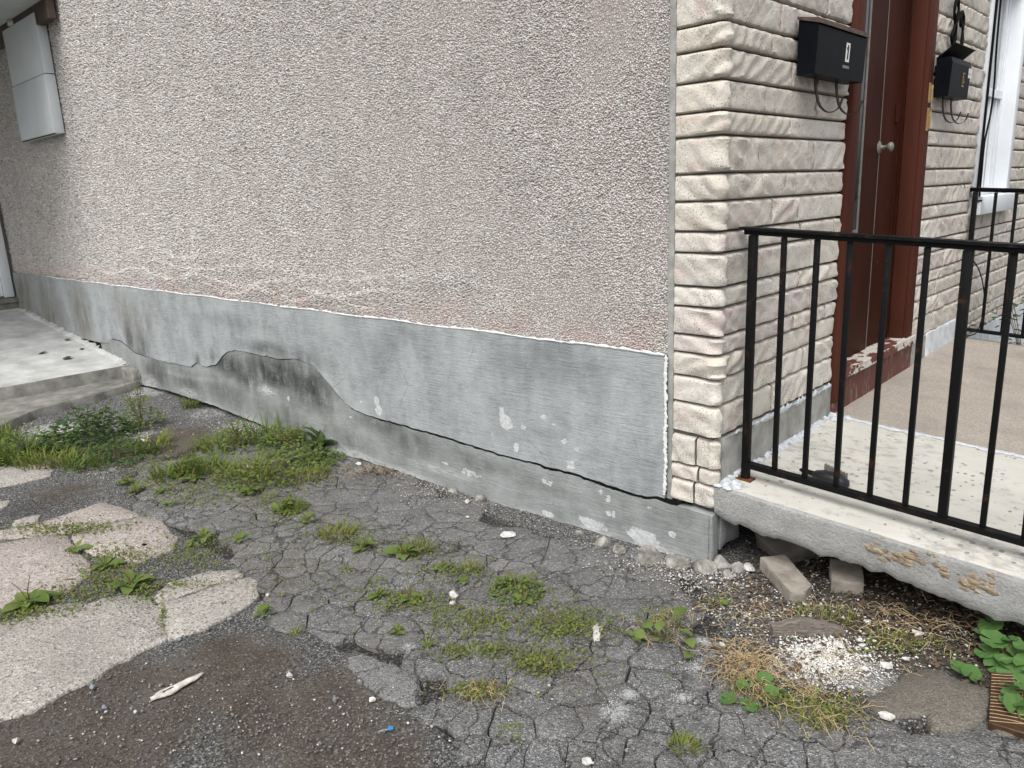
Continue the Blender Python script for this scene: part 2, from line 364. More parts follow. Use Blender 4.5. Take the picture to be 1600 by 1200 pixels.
def m_concreteface():
    n = N('raw_concrete_edge', .9, .2)
    c = n.ramp(n.noise(9, 6, .65), [(.3, (.30, .305, .30)), (.7, (.46, .46, .45))])
    c = n.mix(n.ramp(n.noise(120, 4, .7), [(.45, 0), (.7, .5)]), c, (.24, .235, .22))
    return n.done(c, n.bump(n.noise(110, 5, .75), 1.0, .009, n.bump(n.noise(25, 4, .6), .6, .012)))
def m_wood():
    n = N('weathered_wood', .85, .2); v = n.map((1, 1, 1), (0, 0, 0)); st = n.nt.nodes.new('ShaderNodeTexCoord').outputs['Object']
    g = n.noise(9, 6, .65, n.map((2, 22, 22), (0, 0, 0), st)); c = n.ramp(g, [(.3, (.055, .045, .038)), (.5, (.17, .148, .128)), (.75, (.29, .26, .23))])
    return n.done(c, n.bump(g, .8, .006))
def m_glass():
    n = N('window_glass', .12, .5); return n.done((.30, .315, .325), None, .15)

MAT = dict(
    pebble=m_pebble(), pebblebed=m_pebblebed(), plinth=m_plinth('painted_plinth', (.262, .280, .284), (.050, .052, .048)),
    footing=m_plinth('painted_footing', (.225, .236, .233), (.040, .042, .038)),
    bead=m_simple('white_paint_bead', (.70, .71, .71), .1, 40, .7, .3, .5, 120, .004),
    stone=m_stone(), mortar=m_simple('grey_mortar', (.17, .163, .152), .15, 40, .9, .2, .5, 120),
    asphalt=m_asphalt(), asphalt_pale=m_asphalt('asphalt_pale', 1.35), ground=m_ground(),
    slab_pink=m_aggregate('pink_aggregate', [(0, (.13, .115, .105)), (.2, (.34, .295, .27)), (.5, (.43, .385, .355)), (.75, (.38, .32, .295)), (.9, (.56, .53, .50)), (1, (.20, .155, .14))], 130),
    slab_grey=m_aggregate('grey_aggregate', [(0, (.12, .112, .102)), (.2, (.31, .288, .26)), (.5, (.40, .375, .34)), (.75, (.35, .33, .30)), (.9, (.54, .52, .49)), (1, (.13, .12, .11))], 140),
    porch_rear=m_aggregate('brown_aggregate', [(0, (.24, .20, .165)), (.25, (.36, .315, .27)), (.5, (.43, .385, .335)), (.75, (.38, .335, .285)), (.9, (.52, .48, .43)), (1, (.24, .20, .17))], 260),
    slabtop=m_slabtop(), concface=m_concreteface(), porch=m_simple('trowelled_concrete', (.50, .51, .50), .18, 5, .8, .3, .4, 90),
    step=m_simple('old_grey_concrete', (.24, .235, .215), .25, 9, .9, .2, .7, 80, .006),
    facplinth=m_simple('grey_cement_render', (.33, .33, .31), .2, 12, .85, .25, .6, 120, .004),
    white=m_simple('white_vinyl', (.76, .79, .82), .03, 4, .35, .4, .05, 30), whitewash=m_simple('whitewashed_render', (.60, .63, .66), .12, 15, .8, .3, .6, 90),
    caulk=m_simple('white_caulk', (.52, .545, .58), .12, 60, .6, .4, .7, 150, .004),
    brown=m_brownpaint('brown_door_paint', (.040, .0105, .0055)), frame=m_brownpaint('brown_frame_paint', (.068, .0230, .0155)),
    peel=m_peel(), riser=m_riser(), iron=m_iron(), rust=m_simple('rust', (.13, .05, .03), .3, 60, .9, .2, .6, 150),
    blackmetal=m_simple('black_enamel', (.0048, .0062, .0082), .15, 10, .42, .05, .06, 20), lid=m_simple('rusty_lid', (.085, .055, .043), .3, 25, .6, .3, .3, 120),
    blackdull=m_simple('dull_black', (.005, .005, .005), .2, 30, .6, .10, .2, 90), strap=m_simple('rusted_strap', (.035, .026, .023), .3, 60, .6, .35, .3, 120),
    sticker=m_simple('white_sticker', (.74, .73, .70), .05, 40, .6, .3, .05, 60), brass=m_simple('worn_brass', (.30, .20, .085), .2, 60, .4, .5, .2, 120),
    steel=m_simple('worn_steel', (.17, .16, .145), .15, 30, .35, .5, .1, 90), darkglass=m_simple('dark_glass', (.02, .022, .025), .1, 5, .08, .5, 0, 10),
    cabinet=m_simple('white_cabinet_enamel', (.60, .64, .65), .04, 3, .45, .4, .05, 20), pipe=m_simple('pale_pvc', (.55, .52, .47), .08, 20, .6, .3, .1, 60),
    soffit=m_simple('painted_soffit', (.42, .45, .44), .06, 6, .7, .3, .1, 60), trim=m_simple('brown_fascia', (.075, .055, .042), .15, 10, .7, .3, .2, 60),
    blackrub=m_simple('black_rubber', (.011, .013, .017), .2, 20, .4, .45, .15, 90), brick=m_simple('dusty_grey_brick', (.29, .262, .225), .2, 18, .9, .2, .5, 140, .004),
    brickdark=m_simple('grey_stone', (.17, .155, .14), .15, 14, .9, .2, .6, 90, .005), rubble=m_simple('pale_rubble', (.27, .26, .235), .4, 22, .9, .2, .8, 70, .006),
    flat=m_aggregate('sandy_grey_concrete', [(0, (.10, .09, .075)), (.25, (.13, .118, .098)), (.5, (.165, .15, .125)), (.8, (.19, .172, .145)), (.95, (.26, .24, .21)), (1, (.09, .08, .07))], 260), wood=m_wood(),
    glue=m_simple('dried_brown_adhesive', (.29, .225, .15), .28, 40, .7, .35, .9, 60, .008),
    glass=m_glass(), grass=m_leaf('grass_green', (.105, .165, .030), (.22, .25, .065)), grassdry=m_leaf('yellowing_grass', (.20, .19, .06), (.30, .24, .09)),
    leaf=m_leaf('weed_leaf', (.085, .15, .030), (.20, .25, .075)), leafdark=m_leaf('dark_weed_leaf', (.042, .090, .024), (.085, .14, .042)),
    mallow=m_leaf('mallow_leaf', (.07, .16, .042), (.13, .24, .075)), moss=m_leaf('creeping_leaf', (.10, .16, .03), (.24, .26, .075)),
    straw=m_leaf('dry_straw', (.40, .29, .15), (.60, .47, .28), .2), litter=m_leaf('dead_leaf', (.060, .042, .030), (.15, .11, .078), .1),
    stem=m_leaf('reddish_stem', (.14, .13, .05), (.20, .12, .06), .1),
    gravel=m_gravel('mixed_gravel', [(0, (.10, .095, .09)), (.3, (.22, .21, .19)), (.55, (.34, .32, .29)), (.75, (.48, .46, .42)), (.88, (.68, .66, .62)), (1, (.26, .20, .15))]),
    gravelgrey=m_gravel('grey_gravel', [(0, (.07, .075, .08)), (.3, (.13, .13, .13)), (.55, (.20, .195, .185)), (.75, (.14, .13, .115)), (.9, (.34, .33, .31)), (1, (.62, .60, .57))]),
    chips=m_gravel('white_plaster_chips', [(0, (.52, .50, .45)), (.3, (.66, .64, .60)), (.6, (.76, .75, .72)), (.85, (.60, .57, .50)), (1, (.40, .36, .30))]),
    whitestone=m_simple('white_stone', (.56, .55, .52), .22, 60, .8, .3, .5, 120), greystone=m_simple('blue_grey_stone', (.20, .215, .235), .12, 40, .8, .3, .4, 120),
    bark=m_simple('grey_driftwood_paper', (.58, .555, .50), .18, 40, .85, .25, .6, 90, .004), blue=m_simple('blue_plastic', (.03, .20, .46), .1, 30, .35, .4, .05, 60),
)

# ------------------------------------------------------------------ ground
# areas of bare brown soil, pale plaster dust and damp dark soil, as blobs (photo point, radius in photo px, weight)
def blobs(X, Y, lst):
    t = np.zeros_like(X)
    for px, py, r, w in lst:
        p = G(px, py); k = mpp(p) * r
        t = np.maximum(t, w * np.clip(1.35 - np.hypot(X - p[0], Y - p[1]) / k, 0, 1))
    return t
def inpoly(x, y, poly):
    x = np.asarray(x, float); y = np.asarray(y, float); r = np.zeros(x.shape, bool); n = len(poly)
    for i in range(n):
        x0, y0 = poly[i][:2]; x1, y1 = poly[(i + 1) % n][:2]
        if y0 == y1: continue
        c = ((y0 > y) != (y1 > y)) & (x < (x1 - x0) * (y - y0) / (y1 - y0) + x0); r ^= c
    return r
CRACK_PX = [(196, 742), (262, 712), (330, 690), (430, 690), (552, 712), (640, 742), (740, 790), (850, 835), (960, 878), (1090, 905), (1122, 975), (1135, 1062), (1230, 1108), (1345, 1128), (1605, 1128), (1700, 1240), (1400, 1330), (1000, 1330), (760, 1210), (700, 1150), (655, 1082), (560, 1030), (470, 980), (408, 948), (404, 902), (300, 842), (222, 790)]
CRACK = [G(*p)[:2] for p in CRACK_PX]
step_x, x0g, x1g, y0g, y1g = .017, -6.4, 1.75, -2.75, .95
gx = np.arange(x0g, x1g, step_x); gy = np.arange(y0g, y1g, step_x)
GX, GY = np.meshgrid(gx, gy); gxx = GX.ravel(); gyy = GY.ravel()
incr = inpoly(gxx, gyy, CRACK)
soil = blobs(gxx, gyy, [(120, 1140, 190, 1), (330, 1060, 130, 1), (480, 1120, 150, .9), (560, 1180, 130, .85), (0, 1180, 160, 1), (430, 1010, 60, .5), (90, 770, 70, .55), (1330, 960, 170, .8), (1450, 980, 160, .95), (1550, 1000, 140, .9), (1200, 930, 90, .6), (1300, 870, 130, 1), (260, 690, 90, .8), (430, 720, 120, .7)])
pale = blobs(gxx, gyy, [(1290, 1035, 62, 1.0), (1250, 1045, 60, .7), (1350, 1055, 60, .7), (80, 672, 55, .75), (30, 680, 40, .6), (210, 680, 40, .6), (370, 665, 45, .55), (240, 610, 60, .6), (160, 735, 35, .5), (650, 770, 60, .45), (720, 790, 60, .45), (1010, 872, 70, .5), (900, 850, 50, .4), (1090, 900, 50, .5), (330, 645, 60, .5)])
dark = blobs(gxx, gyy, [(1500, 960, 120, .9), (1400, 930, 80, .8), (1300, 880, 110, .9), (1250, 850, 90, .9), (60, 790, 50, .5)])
gzz = gz(gxx) + .012 * fbm(gxx * 9, gyy * 9, 3, 4) + .004 * fbm(gxx * 40, gyy * 40, 9, 2)
gzz = np.where(incr, gz(gxx) - .020 + .006 * fbm(gxx * 25, gyy * 25, 5, 2), gzz - .002)
nx, ny = len(gx), len(gy)
I = np.arange(nx * ny).reshape(ny, nx)
quads = np.stack([I[:-1, :-1], I[:-1, 1:], I[1:, 1:], I[1:, :-1]], -1).reshape(-1, 4)
V = np.stack([gxx, gyy, gzz], 1)
nb = len(V)
far = np.array([(-60, -60, -.10), (60, -60, -.10), (60, 60, -.10), (-60, 60, -.10)])
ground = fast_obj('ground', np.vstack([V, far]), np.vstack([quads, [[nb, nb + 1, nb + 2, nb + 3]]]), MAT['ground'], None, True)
tag(ground, kind='structure')
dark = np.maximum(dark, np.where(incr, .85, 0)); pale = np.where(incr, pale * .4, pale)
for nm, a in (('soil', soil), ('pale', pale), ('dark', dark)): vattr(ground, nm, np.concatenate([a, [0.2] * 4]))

# -------- broken plates: one polygon -> one bevelled, jagged slab
def resample(poly, d):
    out = []
    for i in range(len(poly)):
        a = np.array(poly[i][:2], float); b = np.array(poly[(i + 1) % len(poly)][:2], float)
        n = max(1, int(round(np.linalg.norm(b - a) / d)))
        for k in range(n): out.append(a + (b - a) * k / n)
    return np.array(out)
def inset(P, d):
    a = np.roll(P, 1, 0); b = np.roll(P, -1, 0); t = b - a; t /= np.maximum(np.linalg.norm(t, axis=1, keepdims=True), 1e-9)
    n = np.stack([-t[:, 1], t[:, 0]], 1); return P + n * d
def area(P): x, y = P[:, 0], P[:, 1]; return .5 * float(np.sum(x * np.roll(y, -1) - np.roll(x, -1) * y))
def plate(name, poly, mat, parent, top=.0, thick=.03, bev=.004, d=.02, jag=.006, tilt=(0, 0), gap=.0, zf=None, seed=0):
    P = resample(poly, d)
    if area(P) < 0: P = P[::-1]
    if callable(gap): P = inset(P, gap(P)[:, None])
    elif gap: P = inset(P, gap)
    P = P + jag * np.stack([fbm(P[:, 0] * 28, P[:, 1] * 28, 20, 3), fbm(P[:, 0] * 28, P[:, 1] * 28, 40, 3)], 1) * 2
    c = P.mean(0); zf = zf or (lambda x, y: gz(x))
    Q = inset(P, bev); R = c + (Q - c) * .55
    zt = lambda A, o: zf(A[:, 0], A[:, 1]) + top + (A[:, 0] - c[0]) * tilt[0] + (A[:, 1] - c[1]) * tilt[1] + o
    n = len(P); V = []
    V += np.column_stack([P, zt(P, -thick)]).tolist()
    V += np.column_stack([P, zt(P, -bev)]).tolist()
    V += np.column_stack([Q, zt(Q, 0)]).tolist()
    V += np.column_stack([R, zt(R, .0012)]).tolist()
    Fc = []
    for L in range(3):
        for i in range(n):
            j = (i + 1) % n; Fc.append((L * n + i, L * n + j, (L + 1) * n + j, (L + 1) * n + i))
    Fc.append(tuple(3 * n + i for i in range(n)))
    return shade_auto(mesh_obj(name, V, Fc, mat, parent, loc=(c[0], c[1], float(zf(np.array([c[0]]), np.array([c[1]]))[0]) if zf else 0)), 50)

# -------- cracked asphalt: Voronoi pieces
paving = empty('asphalt_paving', (0, -1, 0), kind='structure')
seeds = []
bb = np.array(CRACK); lo = bb.min(0); hi = bb.max(0); rr = random.Random(5)
tries = 0
while tries < 16000:
    tries += 1
    p = np.array([rr.uniform(lo[0] - .1, hi[0] + .1), rr.uniform(lo[1] - .1, hi[1] + .1)])
    md = .066 + .15 * float(vn(p[0] * 1.9, p[1] * 1.9, 77)) ** 1.3 + (.12 if p[1] > -.40 and p[0] > -2.3 else 0)
    if all(np.hypot(*(p - q)) > md for q in seeds): seeds.append(p)
seeds = np.array(seeds)
def clip(poly, a, n):           # keep points with (p-a).n <= 0
    out = []
    for i in range(len(poly)):
        p, q = poly[i], poly[(i + 1) % len(poly)]; dp = (p - a) @ n; dq = (q - a) @ n
        if dp <= 0: out.append(p)
        if (dp < 0) != (dq < 0) and abs(dp - dq) > 1e-12: out.append(p + (q - p) * dp / (dp - dq))
    return out
npiece = 0
for i, s in enumerate(seeds):
    if not inpoly(np.array([s[0]]), np.array([s[1]]), CRACK)[0]: continue
    poly = [s + np.array(c) for c in ((-.4, -.4), (.4, -.4), (.4, .4), (-.4, .4))]
    dd = np.hypot(seeds[:, 0] - s[0], seeds[:, 1] - s[1])
    for j in np.argsort(dd)[1:30]:
        poly = clip(poly, (s + seeds[j]) / 2, (seeds[j] - s) / dd[j])
        if len(poly) < 3: break
    if len(poly) < 3: continue
    A = np.array(poly)
    if abs(area(A)) < .002: continue
    R = resample(poly, .02)
    if area(R) < 0: R = R[::-1]
    W = R + .046 * np.stack([fbm(R[:, 0] * 7, R[:, 1] * 7, 60, 4), fbm(R[:, 0] * 7, R[:, 1] * 7, 70, 4)], 1)
    g = lambda P_: (.0009 + .0050 * np.clip(vn(P_[:, 0] * 5, P_[:, 1] * 5, 3) - .12, 0, 1) ** 1.3)
    plate('asphalt_piece', W, MAT['asphalt'], paving, top=-.001 + .0015 * (rr.random() - .5), thick=.03, bev=.0016, d=.014, jag=.0,
          tilt=(rr.gauss(0, .006), rr.gauss(0, .006)), gap=g)
    npiece += 1
print('asphalt pieces', npiece)
# smooth pale strip where the old surface shows
for pp in ([(538, 1022), (560, 1018), (608, 1035), (652, 1062), (650, 1100), (628, 1105), (600, 1090), (560, 1065), (545, 1045)],):
    plate('asphalt_piece', [G(*p) for p in pp], MAT['asphalt_pale'], paving, top=.0025, thick=.02, bev=.004, d=.012, jag=.022)
# large worn sheet at lower right in front of the flat stone
plate('asphalt_piece', [G(*p) for p in ((1300, 1128), (1360, 1150), (1460, 1148), (1545, 1150), (1640, 1160), (1640, 1240), (1300, 1240), (1270, 1170))], MAT['asphalt'], paving, top=.005, thick=.03, bev=.003, d=.012, jag=.018)

# -------- broken concrete slabs at left
cpav = empty('concrete_paving', (-2.5, -1.9, -.06), kind='structure')
SL = [
 ('slab_grey', [(-60, 985), (0, 978), (40, 962), (88, 947), (135, 947), (165, 936), (190, 934), (222, 936), (242, 950), (249, 975), (258, 1000), (225, 1016), (180, 1037), (150, 1061), (100, 1082), (50, 1112), (0, 1124), (-90, 1160)]),
 ('slab_grey', [(250, 948), (300, 931), (350, 912), (388, 905), (400, 912), (398, 935), (375, 953), (310, 986), (265, 1000), (255, 975)]),
 ('slab_grey', [(240, 934), (268, 912), (320, 897), (368, 893), (378, 899), (345, 908), (300, 925), (250, 942)]),
 ('slab_pink', [(114, 838), (160, 822), (217, 811), (240, 810), (262, 830), (273, 842), (270, 860), (217, 880), (175, 871), (147, 866), (125, 855)]),
 ('slab_pink', [(-70, 862), (0, 851), (57, 841), (100, 838), (108, 850), (120, 865), (136, 882), (138, 900), (100, 926), (0, 952), (-60, 968)]),
 ('slab_pink', [(50, 823), (100, 807), (160, 787), (175, 792), (200, 799), (213, 807), (158, 819), (108, 832), (0, 843), (-50, 850), (-50, 838), (0, 832)]),
 ('slab_grey', [(-40, 742), (0, 731), (70, 727), (82, 736), (75, 744), (25, 757), (-40, 770)]),
 ('slab_grey', [(-40, 800), (-10, 788), (15, 783), (8, 792), (-30, 808)]),
 ('slab_grey', [(25, 815), (60, 806), (55, 816), (20, 824)]),
]
for mt, pp in SL:
    plate('concrete_slab', [G(*p) for p in pp], MAT[mt], cpav, gap=-.010, top=.006, thick=.05, bev=.004, d=.012, jag=.012, tilt=(rr.gauss(0, .003), rr.gauss(0, .006)))

# ------------------------------------------------------------------ the house
house = empty('house', (-1, 1, 0), 'corner house with pebbledash side wall and cream cast stone front', 'house')
# wall core that everything is fixed to
core = MB()
core.box((-8.9, .012, .795), (-.19, .20, 3.4))
wall = core.build('pebbledash_wall', MAT['pebblebed'], house)
inner = MB(); inner.box((-8.9, .09, -.3), (-.19, .20, .794)); inner.box((-8.9, .2, -.3), (-.42, 6.2, 3.4))
inner.build('wall_core', MAT['mortar'], house)

def wall_bulge(x, z):
    b = .004 * fbm(x * 2.0, z * 2.0, 5, 3) * 4
    # wavy cracked swellings low on the wall
    for (cz, amp, wl, x0, x1, ph) in ((.93, .016, 1.1, -6.5, -1.6, 0), (1.02, .010, 1.7, -5.2, -1.0, 1.3), (.875, .012, .8, -4.3, -1.8, 2.1), (1.10, .008, 1.3, -6.0, -2.8, .4)):
        zc = cz + .03 * np.sin(x * 2 * np.pi / wl + ph) + .05 * fbm(x * 4, x * 0, 31, 3)
        e = np.clip((x - x0) / .5, 0, 1) * np.clip((x1 - x) / .5, 0, 1)
        dz = z - zc
        b = b + .85 * e * amp * np.where(dz < 0, np.exp(-(dz / .09) ** 2), np.exp(-(dz / .010) ** 2))
    return b
def pebbles(x0, x1, z0, z1):
    spf = lambda x: .0074 * (1 + .20 * max(0.0, -x - 1.2))
    xs_ = []; zs_ = []; sp_ = []; x = x1
    while x > x0:
        sp = spf(x); k = np.arange(z0 + sp * RNG.random(), z1, sp); xs_.append(np.full(len(k), x)); zs_.append(k); sp_.append(np.full(len(k), sp)); x -= sp * .88
    x = np.concatenate(xs_); z = np.concatenate(zs_); sp = np.concatenate(sp_)
    x = x + RNG.uniform(-.42, .42, len(x)) * sp; z = z + RNG.uniform(-.42, .42, len(x)) * sp
    keep = (z < z1) & (z < 2.05 - .155 * x + .60) & (x < x1 + .002) & (z > .799 + .010 * fbm(x * 12, x * 0, 8, 2)); x = x[keep]; z = z[keep]; sp = sp[keep]; n = len(x); sz = sp * 1.22
    s = sz * RNG.uniform(.62, 1.25, n); h = s * RNG.uniform(.40, .85, n); th = RNG.uniform(0, 6.28, n); asp = RNG.uniform(.65, 1.0, n)
    y = .012 - wall_bulge(x, z)
    V = np.zeros((n, 9, 3))
    for k in range(4):
        a = k * math.pi / 2 + RNG.uniform(-.35, .35, n)
        for L, (rad, hh) in enumerate(((.62, .8), (.56 * 1.05, -.25))):
            r = RNG.uniform(.75, 1.2, n) * (.40 if L == 0 else .58)
            u = np.cos(a) * r; w = np.sin(a) * r * asp
            V[:, L * 4 + k, 0] = x + s * (u * np.cos(th) - w * np.sin(th))
            V[:, L * 4 + k, 2] = z + s * (u * np.sin(th) + w * np.cos(th))
            V[:, L * 4 + k, 1] = y - h * (RNG.uniform(.55, .95, n) if L == 0 else -.3)
    V[:, 8, 0] = x + s * RNG.uniform(-.15, .15, n); V[:, 8, 2] = z + s * RNG.uniform(-.15, .15, n); V[:, 8, 1] = y - h
    T = []
    for k in range(4):
        j = (k + 1) % 4; T += [(k, j, 8), (4 + k, 4 + j, j), (4 + k, j, k)]
    T = np.array(T); T = (T[None] + (np.arange(n) * 9)[:, None, None]).reshape(-1, 3)
    return V.reshape(-1, 3), T
Va, Ta = pebbles(-8.8, -.186, .80, 3.3)
pc = fast_obj('pebble_coating', Va, Ta[:, ::-1], MAT['pebble'], wall)
print('pebbles', len(Ta) // 12)
tag(pc, kind='stuff')

# grey painted plinth: upper render coat with a jagged lower edge, older coat and footing below
ck_px = [(20, 488), (60, 503), (100, 518), (150, 533), (171, 536), (178, 528), (192, 532), (215, 551), (250, 562), (300, 573), (312, 566), (326, 573), (341, 569), (356, 551), (371, 546), (400, 552), (440, 560), (470, 561), (494, 572), (512, 592), (545, 630), (560, 641), (620, 660), (700, 681), (760, 701), (820, 717), (900, 738), (960, 758), (1000, 771), (1043, 777)]
ck = np.array([on(a, b, 1, 0)[[0, 2]] for a, b in ck_px]); ck = ck[np.argsort(ck[:, 0])]
def crack_z(x): return np.interp(x, ck[:, 0], ck[:, 1]) + .014 * fbm(x * 17, x * 0, 12, 5) + .004 * (np.abs((x * 31 + 2 * vn(x * 7, x * 0, 4)) % 1.0 - .5) - .25)
bt_px = [(225, 602), (262, 610), (330, 632), (400, 660), (480, 695), (560, 716), (640, 742), (720, 775), (790, 800), (860, 826), (920, 850), (975, 852), (990, 850), (1010, 862), (1040, 874), (1080, 880), (1106, 878)]
bt = np.array([on(a, b, 1, -.02)[[0, 2]] for a, b in bt_px]); bt = bt[np.argsort(bt[:, 0])]
def bot_z(x): return np.interp(x, bt[:, 0], bt[:, 1]) + .012 * fbm(x * 16, x * 0, 14, 3)
def wmask(x, z, lst, yv=0.0):
    t = np.zeros_like(x)
    for px, py, rx, rz, w in lst:
        p = on(px, py, 1, yv); k = mpp(p); k_x = k * 1.25
        t = np.maximum(t, w * np.clip(1.4 - np.hypot((x - p[0]) / (rx * k_x), (z - p[2]) / (rz * k)), 0, 1))
    return t
FLAKES = [(592, 625, 6, 9, .9), (596, 640, 9, 10, .9), (568, 626, 3, 3, .8), (552, 650, 4, 3, .7), (788, 640, 6, 7, .9), (795, 658, 13, 13, 1), (774, 680, 4, 8, .7), (822, 666, 6, 6, .85), (810, 698, 6, 10, .85), (852, 650, 7, 4, .8), (869, 664, 7, 5, .9), (886, 690, 8, 5, .9), (904, 698, 7, 4, .8), (926, 696, 4, 3, .8), (896, 725, 9, 7, .9), (890, 668, 4, 4, .7), (971, 707, 5, 3, .7), (860, 752, 16, 8, .55), (944, 765, 4, 5, .8), (956, 776, 5, 8, .8), (1020, 790, 5, 5, .7), (960, 800, 14, 10, .6), (1010, 835, 26, 14, .95), (1030, 858, 40, 14, .85), (1057, 830, 6, 8, .75), (930, 815, 30, 12, .7), (860, 800, 14, 8, .7), (900, 825, 30, 8, .75), (740, 738, 30, 10, .55), (700, 722, 10, 5, .6), (680, 740, 20, 10, .35), (390, 680, 20, 20, .45), (350, 650, 12, 14, .45), (455, 622, 4, 6, .75), (420, 605, 14, 4, .4), (640, 750, 60, 8, .5), (760, 795, 50, 8, .6)]
DAMP_U = [(205, 525, 14, 26, .9), (225, 545, 22, 30, .8), (235, 505, 8, 20, .4), (312, 562, 8, 10, .8), (335, 556, 6, 12, .6), (420, 545, 60, 12, .7), (225, 560, 30, 20, .8), (480, 560, 40, 16, .5), (860, 545, 50, 20, .4), (850, 570, 70, 25, .3), (350, 500, 90, 12, .28), (600, 540, 40, 40, .22)]
DAMP_L = [(430, 582, 80, 30, 1), (480, 600, 74, 32, 1), (360, 570, 50, 18, 1), (500, 620, 40, 22, .95), (390, 590, 40, 18, .9), (250, 585, 40, 24, .75), (300, 600, 40, 20, .7), (350, 610, 50, 20, .6), (440, 650, 60, 20, .55), (600, 660, 60, 20, .7), (650, 690, 60, 22, .6), (750, 720, 80, 14, .45), (560, 690, 40, 20, .4), (860, 760, 80, 10, .3), (1080, 800, 20, 20, .2)]
BROWN_U = [(40, 460, 40, 40, 1), (80, 480, 40, 40, 1), (130, 490, 30, 40, .95), (60, 500, 60, 20, .8), (190, 480, 30, 30, .55), (210, 500, 24, 30, .5), (240, 490, 20, 30, .45), (160, 540, 40, 14, .5)]
WASH = [(330, 640, 50, 12, 1), (390, 665, 60, 14, 1), (440, 690, 50, 10, .9), (300, 615, 30, 10, .7), (420, 610, 20, 8, .8), (560, 712, 60, 10, .9), (640, 742, 60, 10, .9), (740, 790, 60, 12, .9), (850, 818, 80, 16, 1), (950, 840, 60, 16, 1), (1050, 865, 50, 14, 1), (240, 600, 20, 14, .7), (700, 735, 60, 8, .5)]
def sheet(name, xs, ztop, zbot, rows, yfun, thick, mat, damp, brown, tdrop=0.0):
    n = len(xs); V = []; zt = ztop(xs); zb = zbot(xs); r = np.linspace(0, 1, rows)
    X = np.repeat(xs[None], rows, 0); Z = zb[None] + (zt - zb)[None] * r[:, None]; Yv = yfun(X, Z)
    grid = np.stack([X, Yv, Z], -1).reshape(-1, 3)
    I = np.arange(n * rows).reshape(rows, n)
    Q = np.stack([I[:-1, :-1], I[:-1, 1:], I[1:, 1:], I[1:, :-1]], -1).reshape(-1, 4)
    m = n * rows
    b0 = grid[:n] + np.array([0, thick, .004]); t0 = grid[-n:] + np.array([0, thick, tdrop])
    a = np.arange(n - 1)
    Qb = np.stack([m + a, m + a + 1, a + 1, a], 1); tb = (rows - 1) * n
    Qt = np.stack([tb + a, tb + a + 1, m + n + a + 1, m + n + a], 1)
    V = np.vstack([grid, b0, t0]); o = fast_obj(name, V, np.vstack([Q, Qb, Qt]), mat, house, True)
    shade_auto(o, 40)
    x, z = V[:, 0], V[:, 2]
    vattr(o, 'flake', wmask(x, z, FLAKES)); vattr(o, 'damp', wmask(x, z, damp)); vattr(o, 'brown', wmask(x, z, brown)); vattr(o, 'wash', wmask(x, z, WASH) if tdrop else np.zeros(len(x)))
    return o
xs = np.arange(-8.78, -.2049, .0125)
sheet('plinth_render', xs, lambda x: .803 + .006 * fbm(x * 14, x * 0, 21, 3), lambda x: crack_z(x) + .0012, 26,
      lambda X, Z: -.016 + .006 * fbm(X * 2.4, Z * 5, 22, 3) - .004 * np.exp(-((Z - crack_z(X)) / .03) ** 2) * vn(X * 5, X * 0, 5), .03, MAT['plinth'], DAMP_U, BROWN_U)
xs2 = np.arange(-6.3, .0061, .0125)
def low_y(X, Z):
    cz = crack_z(X)
    led = np.where(X < -2.35, np.clip((X + 6.3) / .6, 0, 1), 1.0)          # older coat lies further back where the new coat broke off
    y = -.020 + .010 * fbm(X * 3.1, Z * 6, 24, 3)
    back = .008 * np.clip((X + 5.3) / .5, 0, 1) * np.clip((-2.2 - X) / .4, 0, 1) * np.clip((Z - np.interp(X, [-4.6, -3.7, -2.4], [.13, .20, .25])) / .02, 0, 1)
    return y + back - .012 * np.clip((X + .9) / .9, 0, 1)
zt_l = lambda x: np.where(x < -.205, crack_z(np.minimum(x, -.205)) - .0008 - .0015 * vn(x * 9, x * 0, 2) - .0075 * np.clip((x + 2.4) / .8, 0, 1) * (.15 + .95 * vn(x * 6, x * 0, 7)) - .005 * vn(x * 38, x * 0, 8) ** 2, .206 + .010 * fbm(x * 60, x * 0, 5, 2))
sheet('foundation_wall', xs2, zt_l, bot_z, 22, low_y, .10, MAT['footing'], DAMP_L, [], -.16)
fe = MB()
def lump(a, b, amp=.006, seed=1, nseg=6):       # rough rectangular block with uneven faces
    import bmesh
    bm = bmesh.new(); bmesh.ops.create_cube(bm, size=1); bmesh.ops.subdivide_edges(bm, edges=bm.edges[:], cuts=nseg, use_grid_fill=True)
    bm.verts.index_update(); V = []
    for v in bm.verts:
        c = v.co; p = Vector(((a[0] + b[0]) / 2 + c.x * (b[0] - a[0]), (a[1] + b[1]) / 2 + c.y * (b[1] - a[1]), (a[2] + b[2]) / 2 + c.z * (b[2] - a[2])))
        e = sum(abs(abs(t) - .5) < 1e-4 for t in c)
        k = (1 - .0 * e); q = mnoise.noise_vector(p * 14 + Vector((seed * 7.1, 0, 0))) * amp + mnoise.noise_vector(p * 45 + Vector((seed, 3, 0))) * amp * .5
        if e >= 2: q -= Vector((c.x * (b[0] - a[0]), c.y * (b[1] - a[1]), c.z * (b[2] - a[2]))).normalized() * amp * 1.2
        V.append(tuple(p + q * k))
    Fc = [tuple(v.index for v in f.verts) for f in bm.faces]; bm.free(); return V, Fc
V_, F_ = lump((-.15, -.026, .012), (.013, .028, .205), .004, 3); o = shade_auto(mesh_obj('footing_end', V_, F_, MAT['footing'], house))
V_, F_ = lump((-.12, .036, .035), (.016, .20, .212), .007, 4); o = shade_auto(mesh_obj('footing_end', V_, F_, MAT['footing'], house))

